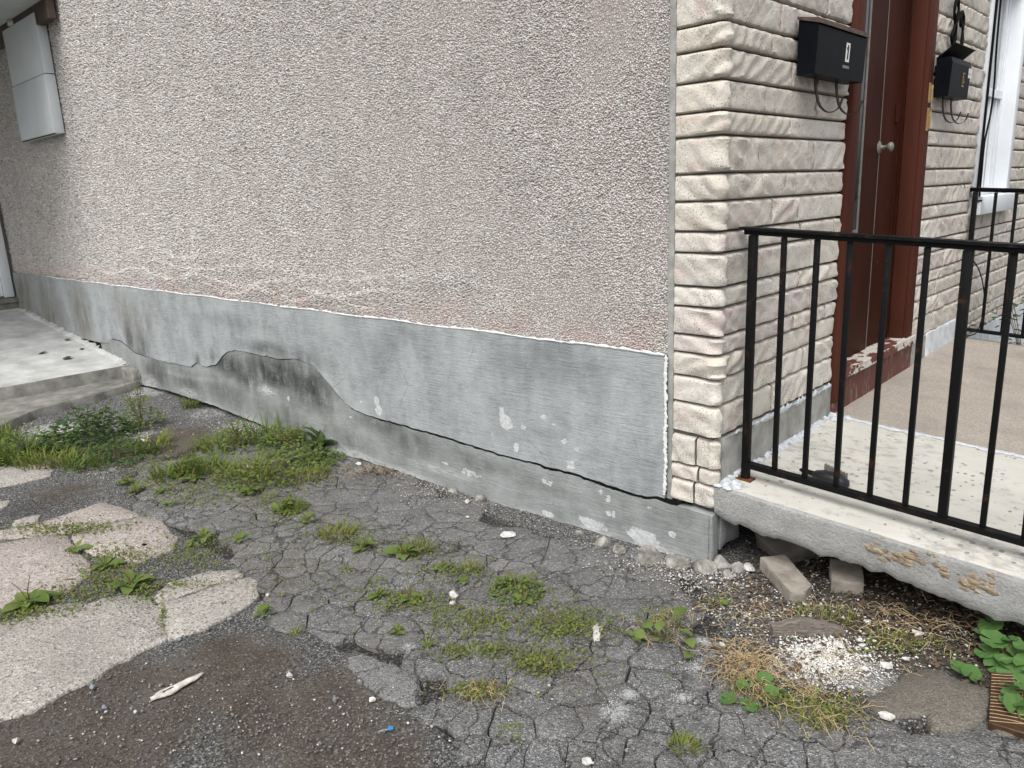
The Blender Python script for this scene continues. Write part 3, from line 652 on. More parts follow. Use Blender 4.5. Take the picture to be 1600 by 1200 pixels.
# ribbons of paint or caulk along a line lying on a surface
def ribbon(name, pts, w, t, nrm, mat, parent, n=8, seed=1, wv=.6, split=0):
    P = catmull(pts, n); rd = random.Random(seed); V = []; Fc = []; nrm = np.array(nrm, float); L = 0
    for i, p in enumerate(P):
        d = P[min(i + 1, len(P) - 1)] - P[max(i - 1, 0)]; d /= max(np.linalg.norm(d), 1e-9); s = np.cross(nrm, d); s /= np.linalg.norm(s)
        a = w * (.5 + wv * (rd.random() - .5)); b = w * (.5 + wv * (rd.random() - .5)); h = t * rd.uniform(.7, 1.3)
        for off, hh in ((-a, -.002), (-a * .75, h * .6), (0, h), (b * .75, h * .6), (b, -.002)): V.append(p + s * off + nrm * hh)
    for i in range(len(P) - 1):
        for k in range(4): Fc.append((i * 5 + k, i * 5 + k + 1, (i + 1) * 5 + k + 1, (i + 1) * 5 + k))
    return mesh_obj(name, V, Fc, mat, parent, True)
bx = np.linspace(-7.6, -.21, 70)
ribbon('paint_line', [(x, -.017, .806 + .003 * math.sin(x * 9)) for x in bx], .009, .003, (0, -1, 0), MAT['bead'], house, 5, 3, .9)
ribbon('paint_line', [(-.203 - .002 * math.sin(z * 30), -.018, z) for z in np.linspace(.805, .235, 16)], .013, .004, (0, -1, 0), MAT['bead'], house, 6, 4, .7)
# smooth cement margin between pebbledash and stone
mg = MB(); mg.box((-.2045, -.003, .215), (-.179, .05, 3.4), 0, .003); mg.build('cement_margin', MAT['facplinth'], house)

# ------------------------------------------------------------------ cast stone facing
backing = MB()
OPEN = [(1.075, 2.195, .33, 2.75), (3.27, 4.19, 1.165, 2.75)]           # door and window openings (y0, y1, z0, z1)
backing.box((-.185, .0125, .222), (-.0125, .05, 3.4)); 
backing.box((-.05, .05, .2), (-.0125, 1.075, 3.4)); backing.box((-.05, 2.195, .2), (-.0125, 3.27, 3.4)); backing.box((-.05, 4.19, .0), (-.0125, 6.2, 3.4))
backing.box((-.05, 3.27, .0), (-.0125, 4.19, 1.165)); backing.box((-.05, 1.075, 2.75), (-.0125, 2.195, 3.4)); backing.box((-.05, 3.27, 2.75), (-.0125, 4.19, 3.4))
facing = backing.build('stone_facing', MAT['mortar'], house)
ZC = [3.10, 2.98, 2.88, 2.76, 2.65, 2.56, 2.45, 2.36, 2.26, 2.17, 2.06, 1.951, 1.87, 1.77, 1.671, 1.591, 1.465, 1.371, 1.265, 1.19, 1.068, .994, .888, .82, .73, .627, .505]
rs = random.Random(21)
def stone_mesh(s0, s1, z0, z1, seed, wrap):
    """Rock-faced stone. Along s: s<0 runs on the side wall (facing -y), s>0 on the front (facing +x)."""
    L = s1 - s0; gapz = .0038; gaps = .0024
    z0 += gapz * .7; z1 -= gapz * .7; s0 += gaps; s1 -= gaps
    n = max(4, int(L / .017))
    us = np.linspace(s0, s1, n + 1)
    if wrap: us = np.unique(np.concatenate([us[np.abs(us) > .010], [-.009, -.004, 0, .004, .009]]))
    us = np.concatenate([[s0], [s0 + .0008], [s0 + .005], us[(us > s0 + .008) & (us < s1 - .008)], [s1 - .005], [s1 - .0008], [s1]])
    vs = np.array([0, .05, .12, .24, .38, .52, .66, .79, .89, .95, 1.0]); zz = z0 + (z1 - z0) * vs
    A = rs.uniform(.013, .022); dg = rs.uniform(.6, 1.2) * (-1 if rs.random() < .15 else 1); ph = rs.uniform(0, 6); fr = rs.uniform(70, 120)
    V = []; hb = rs.uniform(.006, .011)
    for j, z in enumerate(zz):
        for i, s in enumerate(us):
            es = min(s - s0, s1 - s)
            k = min(1, .86 + .14 * max(0, es) / .005)
            kz = min(1, max(0, z - z0) / .007) ** .5 * min(1, max(0, z1 - z) / .011) ** .6
            q = mnoise.noise(Vector((s * 9 + seed * 3.3, z * 13, seed))); q2 = mnoise.noise(Vector((s * 30 + seed, z * 30, seed)))
            u = ((s * dg + z * 1.15) * fr * .125 + .5 * q + ph) % 1.0
            r = u / .62 if u < .62 else (1 - u) / .38                      # chisel strokes: slow rise, sharp fall
            am = .78 + .22 * math.sin(seed * 1.7 + s * 9 + z * 5)
            h = .002 + (hb + A * (.70 * r * am + .30 * q + .14 * q2)) * k * kz
            if wrap and s < .02: h = .002 + (h - .002) * (.35 + .85 * min(1, max(0, (s - s0) / .13)) ** 1.2) + (.007 * math.exp(-((s) / .05) ** 2)) * k * kz
            if j in (0, len(zz) - 1): h = -.008
            if i == 0: h = -.011; s = s + .007
            elif i == len(us) - 1: h = -.011; s = s - .007
            if s <= -.0091 or not wrap and s < 0: p = (s, -h, z)
            elif s >= .0091 or not wrap: p = (h, s, z)
            else:
                t = (s + .009) / .018; a = t * math.pi / 2
                p = (-.009 * (1 - t) + (h + .001) * math.sin(a), .009 * t - (h + .001) * math.cos(a), z)
            V.append(p)
    nu = len(us); Fc = []
    for j in range(len(zz) - 1):
        for i in range(nu - 1): Fc.append((j * nu + i, j * nu + i + 1, (j + 1) * nu + i + 1, (j + 1) * nu + i))
    return V, Fc
nst = 0
def put_stone(s0, s1, z0, z1, wrap=False):
    global nst
    nst += 1; V, Fc = stone_mesh(s0, s1, z0, z1, nst, wrap)
    o = mesh_obj('stone', V, Fc, MAT['stone'], facing); shade_auto(o, 42)
JP = {1: 1215, 0: 1190}
JPX = {11: [1200], 12: [1233], 13: [1189, 1270], 14: [1230], 15: [1181, 1267], 16: [1223], 17: [1201], 18: [1246], 19: [1262], 20: [1243], 21: [1261, ], 22: [1235], 23: [1212, 1290], 24: [1250], 25: [1200, 1262], 10: [1215]}
for r in range(len(ZC) - 1):
    z1, z0 = ZC[r], ZC[r + 1]; zm = (z0 + z1) / 2
    js = []
    if r in JPX:
        for px in JPX[r]:
            a, b = -200, 900
            for _ in range(40):
                c = (a + b) / 2
                if on(px, c, 0, 0)[2] > zm: a = c
                else: b = c
            js.append(float(on(px, c, 0, 0)[1]))
    else: js = [rs.uniform(.2, .4), rs.uniform(.6, .85)]
    if js[-1] < .7 and r not in (14, 16): js.append(js[-1] + rs.uniform(.22, .36))
    js = [j for j in js if j < 1.0]
    put_stone(-.178, js[0], z0, z1, True)
    ed = js + [1.070]
    for a, b in zip(ed[:-1], ed[1:]): put_stone(a, b, z0, z1)
    # right of the door, round the window and beyond
    y = 2.20
    while y < 5.6:
        ln = rs.uniform(.2, .5)
        if (z1 - z0) > .1: ln *= 1.1
        a, b = y, y + ln
        for (o0, o1, q0, q1) in OPEN[1:]:
            if z1 > q0 + .03 and z0 < q1:
                if a < o0 - .001 and b > o0 - .09: b = o0 - .004
                if a >= o0 - .005 and a < o1: a = b = None; break
        if a is None: y = OPEN[1][1] + .004; continue
        if z1 <= OPEN[1][2] + .03 or z0 >= OPEN[1][3] or a > OPEN[1][1] or b <= OPEN[1][0]: put_stone(a, b, z0, z1)
        y = b
    if z0 > 2.76:
        put_stone(1.07, 1.6, z0, z1); put_stone(1.6, 2.2, z0, z1)
# small stones low on the corner, split in two
for z0, z1, sp in ((.379, .497, -.072), (.315, .379, -.06), (.222, .315, -.078)):
    put_stone(-.178, sp, z0, z1)
    put_stone(sp, .030, z0, z1, True)
# lower rows behind the far railing
for z0, z1 in ((.42, .505), (.34, .42)):
    y = 3.3
    while y < 5.6: b = y + rs.uniform(.25, .45); put_stone(y, b, z0, z1); y = b
print('stones', nst)

# cement plinth on the front, both sides of the door
V_, F_ = lump((-.03, .034, .28), (.020, 1.068, .500), .004, 8, 14); shade_auto(mesh_obj('front_plinth', V_, F_, MAT['facplinth'], house))
V_, F_ = lump((-.03, 2.27, .30), (.018, 2.52, .500), .004, 9, 10); shade_auto(mesh_obj('front_plinth', V_, F_, MAT['facplinth'], house))
V_, F_ = lump((-.03, 2.525, .30), (.022, 3.20, .510), .005, 10, 12); shade_auto(mesh_obj('front_plinth', V_, F_, MAT['whitewash'], house))
V_, F_ = lump((-.03, 3.21, -.1), (.014, 6.0, .335), .004, 11, 12); shade_auto(mesh_obj('front_plinth', V_, F_, MAT['whitewash'], house))
ribbon('caulk_line', [(.021, y, .497 - .006 * y) for y in np.linspace(.12, 1.05, 9)], .022, .004, (1, 0, 0), MAT['caulk'], house, 6, 7, 1.2)

# ------------------------------------------------------------------ door
fr = MB()
fr.box((-.06, 1.078, .40), (.035, 1.170, 2.75), 0, .006); fr.box((-.06, 1.171, .40), (.022, 1.205, 2.74), 0, .004); fr.box((-.06, 1.206, .40), (.008, 1.238, 2.73), 0, .004)
fr.box((-.062, 2.10, .52), (.030, 2.192, 2.75), 0, .006); fr.box((-.062, 2.075, .52), (.012, 2.0995, 2.74), 0, .003)
fr.box((-.06, 1.239, 2.62), (.030, 2.074, 2.75), 0, .006)
door_frame = fr.build('door_frame', MAT['frame'], house); shade_auto(door_frame)
dm = MB(); dm.box((-.115, 1.70, .545), (-.062, 2.073, 2.615), 0, .004)
door = dm.build('door', MAT['brown'], house); shade_auto(door)
for y in (1.985, 2.045):
    pn = MB(); pn.box((-.0625, y, .57), (-.059, y + .006, 2.59), 0, .0015); pn.build('panel_moulding', MAT['brown'], door)
sd = MB(); sd.box((-.115, 1.242, .545), (-.050, 1.692, 2.615), 0, .004); side = sd.build('side_panel', MAT['brown'], house); shade_auto(side)
gl = MB(); gl.box((-.0505, 1.345, 1.19), (-.046, 1.430, 2.6)); gl.build('glass_strip', MAT['darkglass'], side)
gf = MB(); gf.box((-.052, 1.4305, 1.17), (-.040, 1.446, 2.61), 0, .003); gf.box((-.052, 1.330, 1.165), (-.040, 1.430, 1.188), 0, .003); gf.build('glazing_bead', MAT['steel'], side)
sm = MB(); sm.box((-.058, 1.6935, .56), (-.050, 1.6985, 2.6)); sm.build('weather_strip', MAT['steel'], door)
# knob
def lathe(mb, prof, c, axis, n=14, m=0):
    axis = Vector(axis).normalized(); u = axis.orthogonal().normalized(); w = axis.cross(u); V = []; Fc = []
    for (d, r) in prof:
        for k in range(n):
            t = 2 * math.pi * k / n; V.append(Vector(c) + axis * d + (u * math.cos(t) + w * math.sin(t)) * r)
    for i in range(len(prof) - 1):
        for k in range(n): Fc.append((i * n + k, i * n + (k + 1) % n, (i + 1) * n + (k + 1) % n, (i + 1) * n + k))
    Fc.append(tuple(reversed(range(n)))); Fc.append(tuple((len(prof) - 1) * n + k for k in range(n))); mb.add(V, Fc, m)
kb = MB(); lathe(kb, [(0, .032), (.006, .032), (.010, .020), (.018, .010), (.040, .010), (.046, .017), (.054, .023), (.064, .023), (.070, .015), (.072, .004)], (-.055, 1.690, 1.575), (1, 0, 0))
kb.build('door_knob', MAT['steel'], door, True)
lk = MB(); lk.box((-.063, 1.92, 1.70), (-.050, 1.955, 1.79), 0, .004); lk.build('lock_plate', MAT['brown'], door)
for z0, z1 in ((1.80, 1.90), (1.66, 1.775)):
    hb = MB(); hb.box((.029, 2.128, z0), (.036, 2.160, z1), 0, .002)
    hb.tube([(.038, 2.158, z0 + .01), (.038, 2.158, z1 - .01)], .006, 8); hb.build('brass_hasp', MAT['brass'], door_frame)
sill = MB(); V_, F_ = lump((-.12, 1.125, .505), (.045, 2.235, .548), .004, 12, 16); sill.add(V_, F_)
o = sill.build('door_sill', MAT['peel'], house); shade_auto(o)
rz = MB(); V_, F_ = lump((-.10, 1.082, .30), (.024, 2.225, .504), .003, 13, 12); rz.add(V_, F_); o = rz.build('door_riser', MAT['riser'], house); shade_auto(o)

# ------------------------------------------------------------------ window
wf = MB()
wf.box((-.09, 3.275, 1.29), (.030, 3.315, 2.74), 0, .005); wf.box((-.09, 4.095, 1.29), (.035, 4.185, 2.74), 0, .005)
wf.box((-.09, 3.316, 2.64), (.030, 4.094, 2.74), 0, .005)
wf.box((-.10, 3.316, 1.29), (-.050, 3.345, 2.639)); wf.box((-.10, 4.055, 1.29), (-.050, 4.0945, 2.639), 0, .003)
wf.box((-.098, 3.346, 1.29), (-.045, 4.054, 1.335), 0, .004)
window = wf.build('window', MAT['white'], house); shade_auto(window)
ws = MB(); ws.box((-.095, 3.345, 1.93), (-.040, 4.054, 1.985), 0, .004)
for y in (3.66, 3.80, 3.97): ws.box((-.094, y, 1.336), (-.055, y + .022, 1.929), 0, .003)
ws.box((-.094, 3.985, 1.986), (-.055, 4.03, 2.638), 0, .003)
o = ws.build('sash', MAT['white'], window)
wg = MB(); wg.box((-.088, 3.346, 1.336), (-.080, 4.054, 1.93)); wg.box((-.075, 3.346, 1.985), (-.068, 4.054, 2.638)); wg.build('pane', MAT['glass'], window)
wl = MB(); wl.box((-.09, 3.24, 1.170), (.075, 4.20, 1.288), 0, .008); o = wl.build('window_sill', MAT['white'], house); shade_auto(o)

# ------------------------------------------------------------------ front landing: tilted concrete slabs
landing = empty('landing', (.6, 0, .25), 'cracked concrete landing slab with cream painted front strip before the door', 'landing')
xs = np.arange(.012, 1.62, .014); ysl = np.concatenate([[-.016, -.010, .0], np.linspace(.04, 1.075, 26)])
V = []; n = len(xs); rows = 0
zb = .205 - .075 * xs + .030 * fbm(xs * 5, xs * 0, 90, 3) + .034 * fbm(xs * 22, xs * 0, 91, 3) - .01
yfr = -.018 + .010 * fbm(xs * 9, xs * 0, 92, 3)
R = [np.column_stack([xs, np.full(n, .9), zb + .02]), np.column_stack([xs, np.full(n, .10), zb + .012]), np.column_stack([xs, yfr + .020, zb])]
for t in (.15, .35, .55, .75, .92): R.append(np.column_stack([xs, yfr + .006 * fbm(xs * 20, xs * 0 + t * 6, 93, 3) + .008 * (1 - t), zb + (slabz(xs, 0) - .008 - zb) * t]))
R.append(np.column_stack([xs, yfr + .002 + .004 * fbm(xs * 30, xs * 0, 96, 2), slabz(xs, 0) - .006])); e_top = len(R)
for y in ysl[2:]: R.append(np.column_stack([xs, np.full(n, y) + (yfr + .018 if y == 0 else 0), slabz(xs, y) + .0015 * fbm(xs * 12, xs * 0 + y * 12, 94, 2)]))
Vv = np.vstack(R); I = np.arange(len(Vv)).reshape(len(R), n)
Q = np.stack([I[:-1, :-1], I[:-1, 1:], I[1:, 1:], I[1:, :-1]], -1).reshape(-1, 4)
mi = np.repeat([0 if k < e_top - 0 else 1 for k in range(len(R) - 1)], n - 1)
fs = mesh_obj('front_slab', Vv, Q.tolist() + [tuple(I[:, 0][::-1]), tuple(I[:, -1])], [MAT['concface'], MAT['slabtop']], landing, True, mi=list(mi) + [0, 0]); shade_auto(fs, 45)
rb = MB()
c4 = lambda x, y, d: (x, y, slabz(x, y) + d)
rb.add([c4(.018, 1.080, -.14), c4(1.62, 1.080, -.14), c4(1.62, 3.24, -.14), c4(.018, 3.24, -.14), c4(.018, 1.080, .004), c4(1.62, 1.080, .004), c4(1.62, 3.24, .004), c4(.018, 3.24, .004)],
       [(0, 3, 2, 1), (4, 5, 6, 7), (0, 1, 5, 4), (1, 2, 6, 5), (2, 3, 7, 6), (3, 0, 4, 7)])
rb.build('rear_slab', MAT['porch_rear'], landing)
ribbon('caulk_line', [(x, 1.078 + .006 * math.sin(x * 17), slabz(x, 1.08) + .004) for x in np.linspace(.1, 1.6, 16)], .034, .003, (0, 0, 1), MAT['caulk'], landing, 6, 11, .7)
ribbon('caulk_line', [(.030, y, slabz(.03, y) + .003) for y in np.linspace(.05, 1.02, 12)], .035, .008, (.5, 0, .87), MAT['caulk'], landing, 7, 12, 1.2)
def blobmesh(center, ax, ay, nrm, r1, r2, h, rd, n=14):
    c = np.array(center, float); ax = np.array(ax, float); ay = np.array(ay, float); nrm = np.array(nrm, float); V = [c + nrm * h]; Fc = []
    for L, (k, hh) in enumerate(((.45, .9), (.8, .6), (1, -.1))):
        for i in range(n):
            t = 2 * math.pi * i / n; q = 1 + .35 * mnoise.noise(Vector((math.cos(t) * 1.7 + rd * 9, math.sin(t) * 1.7, rd * 3)))
            V.append(c + (ax * math.cos(t) * r1 + ay * math.sin(t) * r2) * k * q + nrm * h * hh * (1 + .6 * mnoise.noise(Vector((t * 2, k * 5, rd)))))
    for i in range(n):
        j = (i + 1) % n; Fc.append((0, 1 + i, 1 + j))
        for L in range(2): Fc.append((1 + L * n + i, 1 + (L + 1) * n + i, 1 + (L + 1) * n + j, 1 + L * n + j))
    return V, Fc
cb = MB(); rd = random.Random(3)
for k in range(12):
    x = .03 + rd.uniform(-.01, .055); y = rd.uniform(-.012, .06); V_, F_ = blobmesh((x, y, slabz(x, y) + .002), (1, 0, 0), (0, 1, 0), (0, 0, 1), rd.uniform(.008, .022), rd.uniform(.008, .02), rd.uniform(.006, .014), k); cb.add(V_, F_)
for k in range(10):
    x = .05 + rd.uniform(-.03, .05); y = 1.06 + rd.uniform(-.05, .03); V_, F_ = blobmesh((x, y, slabz(x, y) + .003), (1, 0, 0), (0, 1, 0), (0, 0, 1), rd.uniform(.008, .026), rd.uniform(.008, .024), rd.uniform(.006, .016), k + 20); cb.add(V_, F_)
tag(cb.build('caulk_blobs', MAT['caulk'], landing, True), kind='stuff')
gb = MB()
for k in range(120):
    t = rd.random() ** .9; px = 1358 + 205 * t; py = 854 + 66 * t + rd.gauss(0, 7) + 5 * math.sin(t * 11); p = on(px, py, 1, -.018); V_, F_ = blobmesh((p[0], -.014, p[2]), (1, 0, -.08), (0, 0, 1), (0, -1, 0), rd.uniform(.008, .030), rd.uniform(.005, .015), rd.uniform(.001, .007), k + 50); gb.add(V_, F_)
gb.build('adhesive_residue', MAT['glue'], landing, True)

# ------------------------------------------------------------------ railings
def railing(name, y, x0, n, sp, zs, ztop, label, tall, posts, x1):
    t = empty(name, (x0, y, zs(x0)), label, 'railing', 'black iron railings on the landing')
    sl_ = -.06
    def z(x, o): return zs(x0) + sl_ * (x - x0) + o
    def bar(mb, xa, xb, ya, yb, oa, ob, bv=.002):
        V = [(xa, ya, z(xa, oa)), (xb, ya, z(xb, oa)), (xb, yb, z(xb, oa)), (xa, yb, z(xa, oa)), (xa, ya, z(xa, ob)), (xb, ya, z(xb, ob)), (xb, yb, z(xb, ob)), (xa, yb, z(xa, ob))]
        mb.add(V, [(0, 3, 2, 1), (4, 5, 6, 7), (0, 1, 5, 4), (1, 2, 6, 5), (2, 3, 7, 6), (3, 0, 4, 7)])
    tr = MB(); bar(tr, x0 - .03, x1, y - .014, y + .014, ztop, ztop + .016); bar(tr, x0 - .045, x1, y - .027, y + .027, ztop + .0165, ztop + .026); tr.build('top_rail', MAT['iron'], t)
    b = MB(); bar(b, x0 - .012, x1, y - .016, y + .016, .052, .0725); b.build('bottom_rail', MAT['iron'], t)
    proto = None; pp = None
    for i in range(n):
        x = x0 + i * sp
        if i in posts:
            if pp is None:
                m = MB(); m.box((x - .0135, y - .0135, z(x, .004)), (x + .0135, y + .0135, z(x, ztop - .001)), 0, .0015); pp = m.build('post', MAT['iron'], t, loc=(x, y, z(x, 0))); shade_auto(pp)
                f_ = MB(); f_.box((x - .035, y - .022, z(x, -.003) + .0), (x + .03, y + .022, z(x, .006))); f_.tube([(x - .02, y - .01, z(x, .005)), (x - .02, y - .01, z(x, .013))], .006, 8)
                ft = f_.build('base_plate', MAT['rust'], pp)
            else:
                part_copy(pp, t, (x - x0, 0, sl_ * (x - x0) + .058), None, None, (1, 1, (ztop - .058) / ztop))
        else:
            if proto is None:
                m = MB(); m.box((x - .0085, y - .0085, z(x, .0715)), (x + .0085, y + .0085, z(x, ztop - .001)), 0, .0012); proto = m.build('baluster', MAT['iron'], t, loc=(x, y, z(x, 0))); shade_auto(proto)
            else: part_copy(proto, t, (x - x0, 0, sl_ * (x - x0)), (random.gauss(0, .002), random.gauss(0, .004), random.gauss(0, .05)))
    return t
railing('iron_railing', .12, .070, 14, .114, lambda x: float(slabz(x, .12)), .925, 'rusting black iron railing along the near edge of the landing', .9, (0, 6, 12), 1.58)
railing('iron_railing', 3.20, .048, 14, .114, lambda x: float(slabz(x, 3.2)) + .004, .945, 'black iron railing at the far end of the landing beside the window', .9, (0, 12), 1.60)

# ------------------------------------------------------------------ mailboxes
def mailbox(y0, y1, z0, z1, d, lid_open, label):
    t = empty('mailbox', (0, y0, z0), label, 'mailbox', 'black wall mailboxes beside the door')
    w = .034; m = MB()
    V = [(w, y0, z0), (w + d * .90, y0, z0), (w + d, y0, z0 + (z1 - z0) * .86), (w + d * .9, y0, z1), (w, y0, z1)]
    V += [(x, y1, z) for x, _, z in V]
    m.add(V, [(0, 1, 2, 3, 4), (9, 8, 7, 6, 5), (0, 5, 6, 1), (1, 6, 7, 2), (2, 7, 8, 3), (0, 4, 9, 5)] + ([] if lid_open else [(3, 8, 9, 4)]))
    m.box((w - .02, y0 + .05, z0 + .03), (w + .001, y1 - .05, z1 - .03))
    m.build('box', MAT['blackmetal'], t)
    l = MB()
    if not lid_open:
        V = [(w - .004, y0 - .006, z1 + .012), (w + d * 1.05, y0 - .006, z1 - .004), (w + d * 1.10, y0 - .006, z1 - .022), (w - .004, y0 - .006, z1 + .002)]
        V += [(x, y1 + .006, z) for x, _, z in V]
        l.add(V, [(0, 1, 2, 3), (7, 6, 5, 4), (0, 4, 5, 1), (1, 5, 6, 2), (2, 6, 7, 3), (3, 7, 4, 0)]); l.build('lid', MAT['lid'], t)
    else:
        V = [(w, y0 - .004, z1 + .002), (w + .085, y0 - .004, z1 + .065), (w + .10, y0 - .004, z1 + .055), (w + .085, y0 - .004, z1 + .058), (w, y0 - .004, z1 - .006)]
        V += [(x, y1 + .004, z) for x, _, z in V]
        l.add(V, [(0, 1, 2, 3, 4), (9, 8, 7, 6, 5), (0, 5, 6, 1), (1, 6, 7, 2), (2, 7, 8, 3), (3, 8, 9, 4), (4, 9, 5, 0)]); l.build('lid', MAT['blackdull'], t)
    # scroll hooks under the box
    for f_ in (.25, .68):
        y = y0 + (y1 - y0) * f_; k = MB(); kk = []
        for (dx, dy, dz) in ((.02, 0, .012), (.022, .004, -.04), (.03, .02, -.10), (.05, .05, -.128), (.075, .075, -.115), (.088, .085, -.075)): kk.append((w + dx * .9, y + dy * 1.5, z0 + dz))
        C_ = catmull(kk, 5); V = []; Fc = []
        for p in C_: V += [(p[0], p[1] - .008, p[2]), (p[0], p[1] + .008, p[2]), (p[0] + .005, p[1] + .008, p[2] + .003), (p[0] + .005, p[1] - .008, p[2] + .003)]
        for i in range(len(C_) - 1):
            for q in range(4): Fc.append((i * 4 + q, i * 4 + (q + 1) % 4, (i + 1) * 4 + (q + 1) % 4, (i + 1) * 4 + q))
        k.add(V, Fc); k.build('newspaper_hook', MAT['strap'], t)
    return t, w, d
def front_pt(y, u, w, d, z0, z1, off):     # point on the slanted front of a mailbox, u = 0 bottom .. 1 at the fold
    a = np.array([w + d * .90, 0, z0]); b = np.array([w + d, 0, z0 + (z1 - z0) * .86]); p = a + (b - a) * u; nn = np.array([(b - a)[2], 0, -(b - a)[0]]); nn /= np.linalg.norm(nn)
    p = p + nn * off; p[1] = y; return p
def decal(name, rects, w, d, z0, z1, off, mat, parent):    # thin raised quads (y0,y1,u0,u1) on the front
    m = MB()
    for y0, y1, u0, u1 in rects:
        A = [front_pt(y, u, w, d, z0, z1, off) for y, u in ((y0, u0), (y1, u0), (y1, u1), (y0, u1))]; B = [front_pt(y, u, w, d, z0, z1, off - .0012) for y, u in ((y0, u0), (y1, u0), (y1, u1), (y0, u1))]
        m.add(A + B, [(0, 1, 2, 3), (7, 6, 5, 4), (0, 4, 5, 1), (1, 5, 6, 2), (2, 6, 7, 3), (3, 7, 4, 0)])
    return m.build(name, mat, parent)
t1, w, d = mailbox(.500, .985, 1.812, 2.005, .076, False, 'large black mailbox numbered 1 with closed rusty lid left of the brown door')
st = decal('number_plate', [(.775, .812, .38, .80)], w, d, 1.812, 2.005, .0016, MAT['sticker'], t1)
decal('number', [(.788, .797, .44, .75), (.782, .788, .655, .70)], w, d, 1.812, 2.005, .0030, MAT['blackdull'], st)
decal('maker_plate', [(.755, .82, .235, .30)], w, d, 1.812, 2.005, .0014, MAT['steel'], t1)
t2, w, d = mailbox(2.205, 2.57, 1.832, 2.025, .078, True, 'black mailbox with lid standing open right of the brown door')
st = decal('number_plate', [(2.425, 2.462, .35, .78)], w, d, 1.832, 2.025, .0016, MAT['brass'], t2)
decal('number', [(2.432, 2.455, .40, .46), (2.432, 2.438, .46, .56), (2.438, 2.448, .55, .61), (2.448, 2.455, .60, .70), (2.432, 2.455, .69, .74)], w, d, 1.832, 2.025, .0030, MAT['blackdull'], st)
decal('paper_label', [(2.525, 2.59, .66, .78), (2.525, 2.59, .80, .96)], w, d, 1.832, 2.025, .0016, MAT['sticker'], t2)

# house number above the right-hand mailbox: wrought script figures
hn = empty('house_number', (.03, 2.45, 2.12), 'black wrought iron script figures of the house number on the stone', 'house number')
def script(name, pts, r=.008):
    m = MB(); C_ = catmull([(.036 + .006 * math.sin(i), y, z) for i, (y, z) in enumerate(pts)], 7); m.tube(C_, [r * (.75 + .5 * abs(math.sin(i * .22))) for i in range(len(C_))], 7); m.build(name, MAT['blackdull'], hn, True)
script('figure', [(2.50, 2.36), (2.44, 2.33), (2.42, 2.28), (2.47, 2.24), (2.52, 2.20), (2.51, 2.14), (2.46, 2.12), (2.42, 2.15), (2.44, 2.20), (2.50, 2.25), (2.53, 2.30), (2.51, 2.35), (2.48, 2.37)])
script('figure', [(2.62, 2.235), (2.57, 2.225), (2.55, 2.25), (2.57, 2.29), (2.62, 2.30), (2.645, 2.27), (2.635, 2.21), (2.62, 2.16), (2.60, 2.10), (2.575, 2.085)], .008)

# ------------------------------------------------------------------ cables beside the window
cb1 = MB(); cb1.tube(catmull([(.05, 3.235, 3.2), (.052, 3.232, 2.4), (.05, 3.238, 1.8), (.048, 3.235, 1.2), (.045, 3.24, .75), (.04, 3.235, .40)], 6), .008, 7)
o = cb1.build('cable', MAT['blackdull'], None, True); tag(o, 'black cable running straight down the stone at the left of the window', 'cable')
cb2 = MB(); cb2.tube(catmull([(.055, 3.30, 3.2), (.056, 3.31, 2.3), (.06, 3.335, 1.98), (.058, 3.33, 1.80), (.054, 3.27, 1.62), (.06, 3.246, 1.45), (.06, 3.252, 1.2)], 8), .006, 7)
cb2.tube([(.05, 3.22, 1.26), (.075, 3.245, 1.262), (.06, 3.30, 1.262)], .006, 6)
o = cb2.build('cable', MAT['blackdull'], None, True); tag(o, 'black cable that bows across the left part of the window', 'cable')
cb3 = MB(); cb3.tube(catmull([(.05, 3.23, .90), (.07, 3.4, .80), (.07, 3.60, .62), (.06, 3.66, .45), (.06, 3.55, .36), (.06, 3.3, .37)], 8), .004, 6)
o = cb3.build('cable', MAT['blackdull'], None, True); tag(o, 'thin loose cable looping low behind the far railing', 'cable')

# ------------------------------------------------------------------ left end: return wall, door, porch, soffit, cabinet
rw = empty('porch_wall', (-8.95, -.5, 0), 'return wall with a white door closing off the far left end', 'wall')
m = MB(); m.box((-9.1, -3.2, -.1), (-8.86, .011, 3.4)); m.build('wall_panel', MAT['pebblebed'], rw)
m = MB(); m.box((-8.859, -.128, .53), (-8.80, -.030, 2.9), 0, .006); m.box((-8.859, -1.22, .53), (-8.80, -1.12, 2.9), 0, .006); o = m.build('door_trim', MAT['white'], rw); shade_auto(o)
m = MB(); m.box((-8.858, -1.118, .545), (-8.83, -.130, 2.8), 0, .005); o = m.build('white_door', MAT['white'], rw)
m = MB(); m.box((-8.858, -1.3, .47), (-8.73, .0, .522), 0, .006); o = m.build('threshold', MAT['step'], rw)
m = MB(); m.box((-8.858, -1.3, .2), (-8.76, -.0, .468), 0, .006); o = m.build('riser', MAT['step'], rw)
